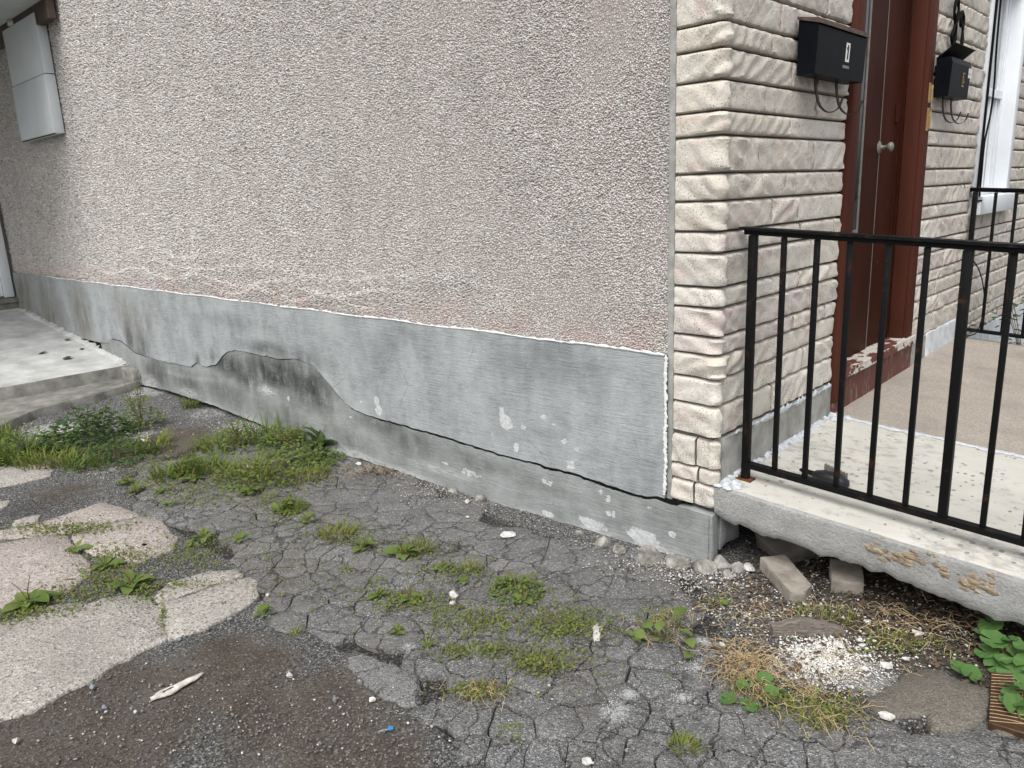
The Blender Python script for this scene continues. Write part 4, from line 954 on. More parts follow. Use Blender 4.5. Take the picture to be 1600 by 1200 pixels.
# porch: sloping slab with a rough step below
porch = empty('porch', (-7.2, -.7, 0), 'sloping concrete porch with a worn lower step by the left door', 'porch')
def porz(x, y): return .105 + np.maximum(0, (-5.7 - x)) * .098
xs = np.arange(-8.75, -5.68, .05); xs = np.append(xs, -5.685); R = []; n = len(xs)
ysn = np.linspace(-2.6, -.02, 40)
ed = lambda y: -5.70 + .02 * fbm(y * 6, y * 0, 55, 2) * 2
V = []; X, Y_ = np.meshgrid(xs, ysn); E_ = ed(Y_[:, :1]); X = np.where(X > -5.75, E_ + (X + 5.685), X)
Z = porz(X, Y_) + .004 * fbm(X * 5, Y_ * 5, 56, 2); top = np.stack([X, Y_, Z], -1)
dn = top[:, -1:, :].copy(); dn[:, :, 0] += .006; dn[:, :, 2] -= .012; dn2 = dn.copy(); dn2[:, :, 2] = -.02; dn2[:, :, 0] += .012 + .01 * fbm(Y_[:, :1] * 20, Y_[:, :1] * 0, 57, 2)
GR = np.concatenate([top, dn, dn2], 1); a, b = GR.shape[:2]; I = np.arange(a * b).reshape(a, b)
Q = np.stack([I[:-1, :-1], I[:-1, 1:], I[1:, 1:], I[1:, :-1]], -1).reshape(-1, 4)
mi = np.tile([0] * (b - 3) + [1, 1], a - 1)
o = mesh_obj('upper_slab', GR.reshape(-1, 3), Q.tolist(), [MAT['porch'], MAT['step']], porch, True, mi=mi); shade_auto(o, 40)
pl = [(-5.72, -2.6), (-5.72, -.03), (-5.44, -.05), (-5.26, -.45), (-5.12, -.95), (-4.82, -1.25), (-4.7, -1.6), (-4.6, -2.2), (-4.6, -2.6)]
o = plate('lower_step', [np.array(p) for p in pl], MAT['step'], porch, top=.065, thick=.12, bev=.008, d=.04, jag=.02)
ribbon('mortar_fillet', [(x, -.055, float(porz(x, 0)) - .012 + .004 * math.sin(x * 21)) for x in np.linspace(-8.6, -5.72, 24)], .11, .018, (0, -.6, .8), MAT['porch'], porch, 5, 31, .5)
V_, F_ = lump((-5.76, -.09, -.06), (-5.45, -.012, .10), .012, 33, 8); o = shade_auto(mesh_obj('mortar_lump', V_, F_, MAT['step'], porch))
# overhanging porch roof: soffit board and brown fascia
roof = empty('porch_roof', (-7.5, -1, 3.1), 'pale soffit of the porch roof over the far left end', 'roof')
m = MB(); m.box((-9.1, -3.2, 3.13), (-6.00, -.085, 3.20), 0, .004); m.build('soffit', MAT['soffit'], roof)
m = MB(); m.box((-9.1, -.084, 2.98), (-6.02, -.024, 3.22), 0, .004); m.build('trim_board', MAT['trim'], roof)
m = MB(); m.box((-9.1, -3.2, 3.201), (-5.97, .0, 3.32)); m.build('roof_deck', MAT['trim'], roof)
# white cabinet on the pebbledash
cab = empty('wall_cabinet', (-6.9, -.05, 2.1), 'tall white metal cabinet on the pebbledash under the soffit', 'cabinet')
m = MB(); m.box((-7.30, -.085, 2.60), (-6.34, -.006, 3.085), 0, .006); o = m.build('upper_panel', MAT['cabinet'], cab); shade_auto(o)
m = MB(); m.box((-7.30, -.092, 2.11), (-6.34, -.006, 2.594), 0, .006); o = m.build('lower_panel', MAT['cabinet'], cab); shade_auto(o)
m = MB(); m.box((-7.28, -.094, 2.102), (-6.36, -.075, 2.1095)); m.build('bottom_lip', MAT['trim'], cab)
for cx, cr in ((-7.0, .065), (-6.82, .03)):
    m = MB(); m.tube([(cx, -.05, 3.0855), (cx, -.05, 3.129)], cr, 12); m.build('conduit', MAT['pipe'], cab, True)

# ------------------------------------------------------------------ loose stones, boards and litter as things
ICO = None
def rock(c, r, seed, flat=.6, sub=2, rough=.35, rot=None):
    import bmesh
    bm = bmesh.new(); bmesh.ops.create_icosphere(bm, subdivisions=sub, radius=1); V = []; o = Vector((seed * 3.7, seed * 1.3, 0)); bm.verts.index_update()
    cuts = [(Vector((math.sin(seed * 3 + i * 2.1), math.cos(seed * 5 + i * 1.7), math.sin(i * 1.3 + seed))).normalized(), .62 + .25 * ((seed * 13 + i * 7) % 10) / 10) for i in range(7)]
    cuts = [(c_[0], c_[1] * .82) for c_ in cuts] + [(Vector((math.sin(seed * 1.3 + i * 1.9), math.cos(seed * 2.9 + i * 2.3), .3 * math.sin(i * 2.9 + seed * .7))).normalized(), .50 + .25 * ((seed * 7 + i * 5) % 9) / 9) for i in range(5)]
    for v in bm.verts:
        p = v.co.copy()
        for nn, dd in cuts:
            k = p.dot(nn) - dd
            if k > 0: p -= nn * k * .97
        p *= 1 + rough * .5 * mnoise.noise(p * 1.6 + o) + rough * .2 * mnoise.noise(p * 4 + o)
        a = seed * 2.4; p = Vector((p.x * math.cos(a) - p.y * math.sin(a), p.x * math.sin(a) + p.y * math.cos(a), p.z))
        V.append((c[0] + p.x * r[0], c[1] + p.y * r[1], c[2] + p.z * r[2]))
    Fc = [tuple(v.index for v in f.verts) for f in bm.faces]; bm.free(); return V, Fc
# rubble under the broken footing: pieces of the house's old foundation
for i, (px, py, rw_, rh) in enumerate([(938, 850, 17, 10), (962, 862, 14, 10), (1008, 870, 26, 18), (1052, 884, 22, 12), (1092, 890, 22, 14), (1120, 884, 18, 14), (1148, 893, 14, 9), (1132, 905, 12, 8), (900, 838, 12, 6), (745, 782, 14, 7), (700, 770, 9, 5)]):
    p = G(px, py + rh * .6); k = mpp(p); r_ = rw_ * k
    V_, F_ = rock((p[0] - .01, p[1] + .04, p[2] + rh * k * .15), (r_ * 1.15, r_ * .9, rh * k * 1.3), i + 2, rough=.22)
    o = shade_auto(mesh_obj('rubble_stone', V_, F_, MAT['rubble'], house), 8)
def stone_thing(px, py, w, h, label, grp, mat, seed, name='stone_chip', flat=.5, cat='stone'):
    p = G(px, py, .006); k = mpp(p); rx = w * k / 2; rz = max(.004, h * k / 2 * .7)
    V_, F_ = rock((p[0], p[1], p[2] + rz * .4), (rx, rx * .8, rz), seed, sub=1 if w < 10 else 2)
    o = mesh_obj(name, V_, F_, mat, None, loc=(p[0], p[1], p[2])); shade_auto(o, 12); return tag(o, label, cat, grp)
WS = [(708, 931, 22, 20, 'long white stone chip on the cracked asphalt beside a grass mat', None), (708, 943, 14, 10, 'small white chip touching the long white stone on the asphalt', None), (390, 731, 22, 10, 'white paint chip among the grass below the plinth', None),
      (793, 836, 34, 12, 'flat white plaster flake on the asphalt near the wall foot', None), (1385, 1122, 26, 16, 'flat white oval stone at the edge of the lower right asphalt', None),
      (915, 1192, 20, 18, 'white angular stone at the bottom edge of the photo', None), (452, 1056, 14, 14, 'white stone lump on the brown soil near the pale asphalt strip', None), (581, 1094, 14, 9, 'white chip on the brown soil left of the pale asphalt strip', None),
      (185, 672, 22, 12, 'pale broken stone among dark green clover by the porch', None), (225, 690, 16, 9, 'white stone fragment right of the dark clover clump', None), (92, 694, 20, 12, 'pale stone chunk at the left edge of the dark clover', None),
      (560, 726, 14, 9, 'white pebble at the wall foot beside the broad leaves', None), (730, 785, 14, 12, 'white stone stuck at the foot of the painted footing', None), (730, 808, 10, 6, 'white pellet on the asphalt below the painted footing', None),
      (1434, 990, 18, 9, 'long white chip on the soil under the landing edge', None), (1355, 974, 16, 12, 'white chip right of the weathered board', None), (1384, 972, 10, 8, 'round white pebble beside the long white chip', None),
      (1246, 1018, 18, 13, 'large white lump in the plaster dust', None), (1310, 1008, 18, 12, 'white lump at the top of the plaster dust', None), (1385, 1040, 22, 10, 'white flake at the right of the plaster dust', None), (1416, 1031, 12, 9, 'white chip between plaster dust and landing', None),
      (1170, 890, 28, 20, 'pale angular stone beside the tilted brick', None), (1130, 1010, 14, 13, 'white pebble among the dry straw', None), (1160, 1045, 16, 14, 'dark grey pebble in the dry straw', 'g'),
      (206, 1108, 10, 9, 'grey pebble below the crumpled white scrap', 'g'), (212, 1113, 9, 8, 'round whitish pebble below the crumpled white scrap', None), (163, 1107, 10, 10, 'blue grey pebble left of the crumpled white scrap', 'g'), (145, 1074, 14, 10, 'grey stone against the lower edge of the big concrete slab', 'g'), (25, 1160, 14, 12, 'pale pebbles at the bottom left corner', None), (523, 1095, 10, 10, 'grey pebble in the soil right of the scrap', 'g'), (500, 1162, 8, 9, 'grey pebble near the blue plastic bit', 'g'),
      (418, 931, 11, 9, 'pebble pair at the corner of the concrete slab', None), (360, 968, 12, 8, 'blue grey stones beside the small concrete slab', 'g'), (325, 983, 11, 8, 'dark grey stone under the small concrete slab', 'g'), (280, 1000, 10, 8, 'grey chip at the split between two slabs', 'g'), (251, 953, 9, 6, 'pale pebble in the split between two slabs', None),
      (978, 1174, 9, 10, 'grey pebble in the lower asphalt crack', 'g'), (990, 1170, 9, 8, 'second grey pebble in the lower asphalt crack', 'g'), (858, 1072, 8, 8, 'white pebble on the asphalt left of the plaster smear', None), (841, 1083, 7, 6, 'smaller white pebble on the asphalt left of the plaster smear', None), (863, 1093, 7, 6, 'lowest white pebble of three on the asphalt piece', None), (925, 1193, 8, 6, 'chip beside the white angular stone at the bottom', None), (1350, 1045, 14, 9, 'white crumb in the middle of the plaster dust', None), (1330, 1075, 12, 8, 'white crumb at the lower side of the plaster dust', None)]
for i, (px, py, ww, hh, lb, g_) in enumerate(WS): stone_thing(px, py, ww, hh, lb, 'loose stones and chips on the ground', MAT['greystone'] if g_ else MAT['whitestone'], i + 1)
o = stone_thing(226, 852, 11, 6, 'black tar lump lying on the pink concrete slab', None, MAT['blackdull'], 90, 'tar_lump', cat='lump')
o = stone_thing(156, 806, 5, 3, 'tiny black speck of tar on the upper concrete slab', None, MAT['blackdull'], 91, 'tar_lump', cat='lump')

def prism(mb, poly, z0, z1, bev=.004):
    P = np.array(poly, float)
    if area(P) < 0: P = P[::-1]
    Q = inset(P, bev); n = len(P); V = np.vstack([np.column_stack([Q, np.full(n, z0)]), np.column_stack([P, np.full(n, z0 + bev)]), np.column_stack([P, np.full(n, z1 - bev)]), np.column_stack([Q, np.full(n, z1)])])
    Fc = [tuple(range(n - 1, -1, -1)), tuple(3 * n + i for i in range(n))]
    for L in range(3):
        for i in range(n): Fc.append((L * n + i, L * n + (i + 1) % n, (L + 1) * n + (i + 1) % n, (L + 1) * n + i))
    mb.add(V, Fc)
def placed_block(name, size, loc, rot, mat, label, cat, grp=None, seed=1, amp=.004, cut=None):
    V_, F_ = lump((-size[0] / 2, -size[1] / 2, 0), (size[0] / 2, size[1] / 2, size[2]), amp, seed, 6)
    if cut:      # broken corner: push points beyond a plane back onto it
        nn = np.array(cut[0]) / np.linalg.norm(cut[0]); V_ = [tuple(np.array(v) - nn * max(0, (np.array(v) @ nn - cut[1]))) for v in V_]
    o = mesh_obj(name, V_, F_, mat); o.location = loc; o.rotation_euler = rot; shade_auto(o, 35); return tag(o, label, cat, grp)
def frame_block(name, A, B, Cc, zt, dn, mat, label, cat, grp, seed, cut=None, tilt=(0, 0)):
    """A-B long edge and A-Cc short edge of the top face (photo points at height zt above the ground)."""
    a, b, c = G(*A, zt), G(*B, zt + tilt[0]), G(*Cc, zt + tilt[1]); u = b - a; Lu = np.linalg.norm(u); u /= Lu; v = c - a; v -= u * (u @ v); Lv = np.linalg.norm(v); v /= Lv; w_ = np.cross(u, v)
    if w_[2] < 0: w_ = -w_
    V_, F_ = lump((0, 0, -dn), (Lu, Lv, 0), .003, seed, 6)
    if cut is not None:
        nn = np.array(cut[0]) / np.linalg.norm(cut[0]); V_ = [tuple(np.array(q_) - nn * max(0, (np.array(q_) @ nn - (Lu * cut[1][0] * nn[0] + Lv * cut[1][1] * nn[1])))) for q_ in V_]
    if np.cross(u, v) @ w_ < 0: F_ = [tuple(reversed(f)) for f in F_]
    W_ = [a + u * q_[0] + v * q_[1] + w_ * q_[2] for q_ in V_]
    print(name, 'size', round(Lu, 3), round(Lv, 3)); o = mesh_obj(name, W_, F_, mat, None, loc=a); shade_auto(o, 35); return tag(o, label, cat, grp)
frame_block('brick', (1187, 869), (1236, 926), (1222, 861), .062, .055, MAT['brick'], 'grey brick with a broken corner tilted towards the ground', 'brick', 'bricks under the landing', 5, ((1, .8, 0), (.93, .75)), (-.02, .0))
frame_block('brick', (1299, 905), (1351, 911), (1299, 872), .052, .06, MAT['brick'], 'upright grey brick end propped under the landing edge', 'brick', 'bricks under the landing', 6, None, (0, .02))
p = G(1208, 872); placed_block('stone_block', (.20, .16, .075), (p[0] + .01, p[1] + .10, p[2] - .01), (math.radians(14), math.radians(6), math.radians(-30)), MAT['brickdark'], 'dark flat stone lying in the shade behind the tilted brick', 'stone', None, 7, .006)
p = G(1262, 994); q = G(1206, 992); e = G(1320, 990)
pk = MB()
n = 16; V = []; Lb = np.linalg.norm(e - q)
for i in range(n + 1):
    t = i / n; x = (t - .5) * Lb; top_ = .052 * (1 - .55 * abs(2 * t - .85) ** 1.6) + .002 * math.sin(i * 2.3)
    for (yy, zz) in ((-.012, 0), (-.012, top_), (-.004, top_ + .002), (.024, top_ * .96), (.024, 0)): V.append((x, yy + .002 * math.sin(i * 1.7), zz))
Fc = [(i * 5 + k, (i + 1) * 5 + k, (i + 1) * 5 + (k + 1) % 5, i * 5 + (k + 1) % 5) for i in range(n) for k in range(5)] + [(4, 3, 2, 1, 0)[::-1], tuple(n * 5 + k for k in range(5))[::-1]]
pk.add(V, Fc); o = pk.build('wood_board', MAT['wood']); o.location = ((q[0] + e[0]) / 2, (q[1] + e[1]) / 2, p[2] - .002); o.rotation_euler = (math.radians(-4), 0, math.atan2(e[1] - q[1], e[0] - q[0])); shade_auto(o, 40)
tag(o, 'short weathered grey wooden board lying on the gravel', 'board')
# flat sandy slab, broken across
fl = empty('flat_stone', G(1460, 1090), 'flat broken sandy grey stone at the edge of the asphalt under the landing', 'stone')
for pp in ([(1355, 1098), (1380, 1075), (1412, 1060), (1428, 1050), (1442, 1046), (1475, 1052), (1500, 1066), (1546, 1078), (1545, 1125), (1520, 1140), (1480, 1146), (1452, 1140), (1445, 1118), (1400, 1124), (1372, 1120)], [(1548, 1140), (1575, 1138), (1600, 1150), (1598, 1158), (1560, 1152)]):
    plate('fragment', [G(*p) for p in pp], MAT['flat'], fl, top=.009, thick=.04, bev=.007, d=.012, jag=.010)
# brown ridged board at the right edge
mb_ = N('ridged_brown_board', .55, .35); tc = mb_.nt.nodes.new('ShaderNodeTexCoord').outputs['Object']
bm_mat = mb_.done(mb_.ramp(mb_.noise(40, 4, .6, mb_.map((1, 4, 1), (0, 0, 0), tc)), [(.3, (.035, .017, .008)), (.6, (.062, .031, .014)), (.8, (.09, .05, .026))]), mb_.bump(mb_.noise(120, 3), .3, .003))
ridge = m_simple('pale_grain_ridge', (.36, .25, .15), .2, 80, .7, .3, .3, 120)
cor = [G(1547, 1062), G(1600, 1064), G(1640, 1070), G(1640, 1170), G(1600, 1158), G(1543, 1140)]
bd = empty('grained_board', cor[0], 'dark brown board with pale curved grain ridges under the mallow leaves', 'board')
m = MB(); prism(m, [c[:2] for c in cor], -.01, .024, .003); m.build('panel', bm_mat, bd)
m = MB(); w0 = cor[0][:2]; w1 = cor[5][:2]; ev = (cor[2][:2] - cor[0][:2]); dv = (w1 - w0)
for k in range(15):
    t = (k + .6) / 15; pts = []
    for i in range(12):
        u = i / 11; sag = (.55 * u * u) * (1 if k > 6 else -.35) * (abs(k - 6.5) / 8) + .01 * math.sin(u * 9 + k)
        q_ = w0 + dv * min(.98, max(.02, t + sag * .5 * (1 if k > 6 else 1))) + ev * (u * .96 + .01); pts.append((q_[0], q_[1], .0243))
    m.tube(pts, .0013, 4)
m.build('grain_ridge', ridge, bd)
# crumpled white scrap, blue bit, black tool, white flakes
a = G(236, 1097); b = G(318, 1055); dvec = b - a; L_ = np.linalg.norm(dvec[:2]); m = MB(); V = []; n = 14; wd = .022
prof = [(0, .006), (.06, .010), (.15, .017), (.3, .021), (.45, .019), (.6, .015), (.75, .013), (.88, .011), (1, .006)]
for i in range(n + 1):
    t = i / n; ww = np.interp(t, [q_[0] for q_ in prof], [q_[1] for q_ in prof])
    for k in range(7):
        s = (k / 6 - .5) * 2; V.append((t * L_, s * ww + .002 * math.sin(t * 14 + k), .006 + .011 * (1 - s * s) * (1 - .4 * t) + .0035 * mnoise.noise(Vector((t * 9, s * 2.5, 1)))))
Fc = [(i * 7 + k, (i + 1) * 7 + k, (i + 1) * 7 + k + 1, i * 7 + k + 1) for i in range(n) for k in range(6) if not (k == 2 and 3 <= i <= 5) and not (k in (2, 3) and i >= 12)]
m.add(V, Fc); o = m.build('crumpled_scrap', MAT['bark'], None); o.location = a; o.rotation_euler = (0, 0, math.atan2(dvec[1], dvec[0])); md = o.modifiers.new('thickness', 'SOLIDIFY'); md.thickness = .0018; shade_auto(o, 30)
tag(o, 'crumpled white tapering scrap lying on the brown soil', 'scrap')
tp = MB(); V_, F_ = rock((0, 0, .006), (.008, .007, .006), 44); tp.add(V_, F_); o2 = tp.build('brown_tip', MAT['rust'], o); o2.location = (-.004, 0, 0)
p = G(603, 1143); m = MB(); m.tube([(-.018, 0, .005), (.006, 0, .005)], .003, 7, 0); m.tube([(.007, 0, .006), (.010, 0, .006), (.020, .001, .006), (.021, .001, .006)], [.004, .0065, .0065, .004], 8, 1)
o = m.build('plastic_bit', [MAT['greystone'], MAT['blue']], None); o.location = p; o.rotation_euler = (0, 0, math.radians(60)); tag(o, 'small blue ended plastic bit on the brown soil', 'plastic bit')
def flake(poly, label, mat=MAT['whitestone'], th=.004):
    P = [G(*q_) for q_ in poly]; o = plate('paint_flake', P, mat, None, top=.006, thick=.005, bev=.0012, d=.006, jag=.003); return tag(o, label, 'paint flake')
flake([(925, 978), (934, 976), (944, 980), (942, 986), (938, 990), (937, 1002), (928, 1004), (927, 995)], 'T shaped white paint flake on the asphalt')
t = empty('brush', S(1285, 752), 'black handled brush with a pale ribbed strip lying under the near railing', 'brush')
a = S(1250, 742); b = S(1326, 765); m = MB(); C_ = [a + (b - a) * k for k in (0, .15, .3, .32)]
dirv = (b - a); dirv[2] = -.06 * dirv[0]; dirv /= np.linalg.norm(dirv); sd_ = np.cross([0, 0, 1], dirv)
def loft(mb, secs):       # secs: (t along, half width, z low, z high)
    V = []; nn = 10
    for (tt, hw, zl, zh) in secs:
        for k in range(nn):
            an = 2 * math.pi * k / nn; cs = math.cos(an); sn = math.sin(an); q_ = a + dirv * tt + sd_ * hw * np.sign(cs) * abs(cs) ** .6; V.append((q_[0], q_[1], q_[2] + (zl + zh) / 2 + (zh - zl) / 2 * np.sign(sn) * abs(sn) ** .6))
    Fc = [(i * nn + k, i * nn + (k + 1) % nn, (i + 1) * nn + (k + 1) % nn, (i + 1) * nn + k) for i in range(len(secs) - 1) for k in range(nn)] + [tuple(reversed(range(nn))), tuple((len(secs) - 1) * nn + k for k in range(nn))]
    mb.add(V, Fc)
TL = float(np.linalg.norm(b - a))
loft(m, [(.0, .010, .020, .026), (.01, .015, .018, .028), (.07, .016, .016, .028), (.085, .012, .014, .026)]); m.build('tab', MAT['blackdull'], t, True)
m = MB(); loft(m, [(.05, .008, .012, .026), (.06, .022, .004, .036), (.09, .028, .001, .044), (.15, .030, .001, .048), (TL * .85, .027, .001, .044), (TL * .97, .019, .003, .033), (TL, .007, .010, .020)]); m.build('handle', MAT['blackrub'], t, True)
m = MB()
for k in range(8):
    q_ = a + dirv * (.085 + .0115 * k) + sd_ * .030; m.box((q_[0] - .004, q_[1] - .003, q_[2] + .020), (q_[0] + .004, q_[1] + .008, q_[2] + .062 - .002 * k), 0, .001)
m.build('ribbed_strip', MAT['steel'], t)

# ------------------------------------------------------------------ gravel and dust (stuff)
def ico_arrays():
    import bmesh
    bm = bmesh.new(); bmesh.ops.create_icosphere(bm, subdivisions=1, radius=1); v = np.array([tuple(x.co) for x in bm.verts]); bm.verts.index_update(); f = np.array([[q_.index for q_ in x.verts] for x in bm.faces]); bm.free(); return v, f
IV, IF = ico_arrays()
def scatter(name, spots, mat, label, sink=.3, parent=None):
    """spots: (px, py, spread px along x, spread px along y, count, size lo mm, size hi mm)"""
    Ps = []; Ss = []
    for px, py, sx, sy, n, a, b in spots:
        for _ in range(n):
            p = G(px + RNG.normal(0, sx), py + RNG.normal(0, sy))
            if p[1] > -.03 and p[0] < -.02 : p[1] = -.03 - RNG.random() * .05
            Ps.append(p); Ss.append((a * (b / a) ** (RNG.random() ** 1.6)) / 2000)
    Ps = np.array(Ps); s = np.array(Ss); n = len(Ps)
    ang = RNG.uniform(0, 6.28, n); sc = np.stack([s * RNG.uniform(.8, 1.3, n), s * RNG.uniform(.55, 1.0, n), s * RNG.uniform(.35, .8, n)], 1)
    W = IV[None] * (1 + .28 * RNG.standard_normal((n, 12, 1)) * .7); W = W * sc[:, None]
    c, s_ = np.cos(ang)[:, None], np.sin(ang)[:, None]
    X = W[..., 0] * c - W[..., 1] * s_; Y = W[..., 0] * s_ + W[..., 1] * c
    Z = W[..., 2] + (.003 + sc[:, 2] * (1 - sink))[:, None]
    Vv = np.stack([X + Ps[:, :1], Y + Ps[:, 1:2], Z + Ps[:, 2:3]], -1).reshape(-1, 3)
    T = (IF[None] + (np.arange(n) * 12)[:, None, None]).reshape(-1, 3)
    o = fast_obj(name, Vv, T, mat, parent); tag(o, label, 'gravel', None, 'stuff'); return o
wallrun = [(600 + 46 * i, 738 + 15.5 * i, 26, 7, 130, 3, 10) for i in range(11)]
scatter('gravel', wallrun + [(690, 772, 40, 9, 500, 3, 9), (1030, 885, 50, 10, 350, 3, 12), (1130, 915, 40, 14, 400, 4, 14), (1200, 950, 60, 22, 500, 4, 14), (1300, 940, 60, 26, 420, 3, 13), (1400, 980, 60, 30, 420, 3, 12), (1500, 1000, 60, 40, 420, 3, 12), (1380, 1060, 60, 16, 200, 3, 9), (1160, 1000, 30, 40, 250, 3, 10), (1280, 880, 60, 20, 300, 4, 14), (1470, 1095, 46, 18, 160, 2, 7), (150, 738, 22, 7, 200, 4, 12), (340, 655, 50, 10, 260, 4, 14), (250, 620, 40, 12, 200, 4, 14)], MAT['gravel'], 'mixed grey and buff gravel along the wall foot and below the landing')
scatter('plaster_chips', [(1285, 1032, 34, 18, 3200, 2, 9), (1330, 1048, 40, 16, 1100, 2, 8), (1240, 1025, 26, 16, 500, 2, 9), (1300, 1008, 44, 9, 240, 5, 16), (1270, 1070, 40, 10, 500, 2, 6), (80, 675, 34, 8, 380, 4, 14), (215, 680, 18, 8, 140, 5, 16), (370, 668, 34, 7, 160, 4, 14), (1100, 902, 46, 10, 160, 4, 12), (1010, 885, 40, 8, 120, 3, 9), (660, 765, 30, 8, 90, 3, 10), (1180, 960, 70, 24, 160, 3, 12), (1090, 1040, 16, 5, 120, 2, 5), (1065, 1090, 10, 5, 120, 1.5, 4), (960, 1110, 14, 16, 160, 1.5, 4), (1450, 1010, 60, 26, 60, 3, 10)], MAT['chips'], 'crumbled white plaster heaped in the gravel')
scatter('grit', [(700, 1000, 260, 70, 700, 2, 6), (1000, 1050, 200, 80, 700, 2, 6), (450, 860, 120, 50, 300, 3, 8), (200, 1120, 190, 50, 1500, 2, 9), (500, 1110, 130, 50, 1200, 2, 9), (300, 1100, 200, 60, 160, 7, 15), (330, 985, 50, 12, 160, 3, 11), (150, 1065, 90, 16, 120, 3, 12), (300, 1150, 260, 40, 260, 4, 13), (900, 1160, 260, 40, 300, 2, 7), (1350, 1160, 150, 26, 700, 2, 8), (100, 775, 80, 14, 260, 3, 8), (640, 1120, 60, 40, 120, 4, 12), (690, 1170, 60, 20, 60, 4, 12), (880, 850, 120, 20, 200, 2, 6)], MAT['gravelgrey'], 'loose dark grit strewn over the cracked asphalt and soil')

# ------------------------------------------------------------------ plants
def leaf_mesh(name, L, W, fold=.25, arch=.3, nx=6, tip=1.0, mat=None, scallop=0):
    xs = np.linspace(0, 1, nx + 1); V = []; Fc = []
    for i, t in enumerate(xs):
        q_ = max(0.0, (t - .2) / .8); w = W * max(.10, math.sin(math.pi * q_ ** .85) ** .75 if 0 < q_ < 1 else 0) if t < 1 else W * .02
        if scallop: w *= 1 + scallop * math.sin(i * 2.7)
        for s in (-1, -.5, 0, .5, 1):
            V.append((t * L, s * w, L * arch * (t - t * t * 1.25) + fold * abs(s) * w + .04 * W * math.sin(t * 17 + s * 5)))
    for i in range(nx):
        for k in range(4): Fc.append((i * 5 + k, (i + 1) * 5 + k, (i + 1) * 5 + k + 1, i * 5 + k + 1))
    me = bpy.data.meshes.new(name); me.from_pydata(V, [], Fc); me.materials.append(mat); me.polygons.foreach_set('use_smooth', np.ones(len(Fc), bool)); me.update(); return me
LM = {k: [leaf_mesh('leaf', 1, .25 + .05 * i, .22, .40 + .14 * i, 9, 1, MAT[k], .07 * i) for i in range(3)] for k in ('leaf', 'leafdark')}
def rosette(px, py, rpx, n, label, grp, mat='leaf', lift=.45, name='broadleaf_weed', cat='weed', asp=1.0):
    p = G(px, py, -.002); R_ = rpx * mpp(p); rd = random.Random(int(px * 7 + py)); t = empty(name, p, label, cat, grp)
    n = int(n * 1.35)
    for i in range(n):
        o = bpy.data.objects.new('leaf', rd.choice(LM[mat])); COL.objects.link(o); o.parent = t
        a = i * 2.4 + rd.uniform(-.4, .4); s = R_ * rd.uniform(.5, 1.1); up = lift * rd.uniform(.3, 1.3) * (1 + .6 * (i < n * .35))
        o.location = (R_ * .08 * math.cos(a), R_ * .08 * math.sin(a), .004); o.rotation_euler = (rd.uniform(-.3, .3), -up, a); o.scale = (s, s * asp, s)
    if n >= 7:
        m = MB()
        for k in range(3):
            a = rd.uniform(0, 6.28); m.tube(catmull([(p[0], p[1], p[2]), (p[0] + .15 * R_ * math.cos(a), p[1] + .15 * R_ * math.sin(a), p[2] + R_ * .6), (p[0] + .4 * R_ * math.cos(a), p[1] + .4 * R_ * math.sin(a), p[2] + R_ * 1.0)], 4), .0016, 5)
        m.build('stalk', MAT['stem'], t)
    return t
def blades(mb, c, R_, h, n, rd, w=.0030, m=0, droop=.5):
    for _ in range(n):
        a = rd.uniform(0, 6.28); r = R_ * math.sqrt(rd.random()) * .8; b = np.array([c[0] + r * math.cos(a), c[1] + r * math.sin(a), c[2] - .004])
        a2 = a + rd.gauss(0, .9); hh = h * rd.uniform(.45, 1.15); le = hh * rd.uniform(.3, 1.2); ww = w * rd.uniform(.6, 1.3); side_ = np.array([-math.sin(a2), math.cos(a2), 0]); V = []
        for k, t in enumerate((0, .35, .7, 1)):
            q_ = b + np.array([math.cos(a2), math.sin(a2), 0]) * le * t ** 1.5 + np.array([0, 0, hh * (t - droop * t * t * (le / hh) * .6)]); k2 = ww * (1, .95, .65, .08)[k]
            V += [q_ - side_ * k2, q_ + side_ * k2]
        mb.add(V, [(0, 1, 3, 2), (2, 3, 5, 4), (4, 5, 7, 6)], m)
def grass(px, py, rpx, hpx, n, label, grp='grass tufts between the paving', dry=.12, small=0):
    p = G(px, py); k = mpp(p); rd = random.Random(int(px * 3 + py * 11)); mb = MB(); wd = max(.0016, min(.0042, hpx * k * .045))
    blades(mb, p, rpx * k, hpx * k * 1.1, int(n * (1 - dry)), rd, wd, 0); blades(mb, p, rpx * k, hpx * k * .8, int(n * dry), rd, wd, 1)
    for _ in range(small):          # little leaves among the blades
        a = rd.uniform(0, 6.28); r = rpx * k * math.sqrt(rd.random()); c = np.array([p[0] + r * math.cos(a), p[1] + r * math.sin(a), p[2] + rd.uniform(.002, hpx * k * .35)]); tinyleaf(mb, c, rd.uniform(.005, .012), rd, 2)
    o = mb.build('grass_tuft', [MAT['grass'], MAT['grassdry'], MAT['leaf']], None, loc=p); return tag(o, label, 'grass tuft', grp)
def tinyleaf(mb, c, s, rd, m=0, up=.6):
    a = rd.uniform(0, 6.28); el = rd.uniform(-.1, up); d = np.array([math.cos(a) * math.cos(el), math.sin(a) * math.cos(el), math.sin(el)]); sd = np.array([-math.sin(a), math.cos(a), rd.uniform(-.4, .4)]) * .42
    V = [c, c + (d * .35 + sd * .8) * s, c + (d * .8 + sd * .75) * s, c + d * 1.05 * s, c + (d * .8 - sd * .75) * s, c + (d * .35 - sd * .8) * s, c + (d * .55 + np.array([0, 0, .12])) * s]
    mb.add(V, [(0, 1, 6), (1, 2, 6), (2, 3, 6), (3, 4, 6), (4, 5, 6), (5, 0, 6)], m)
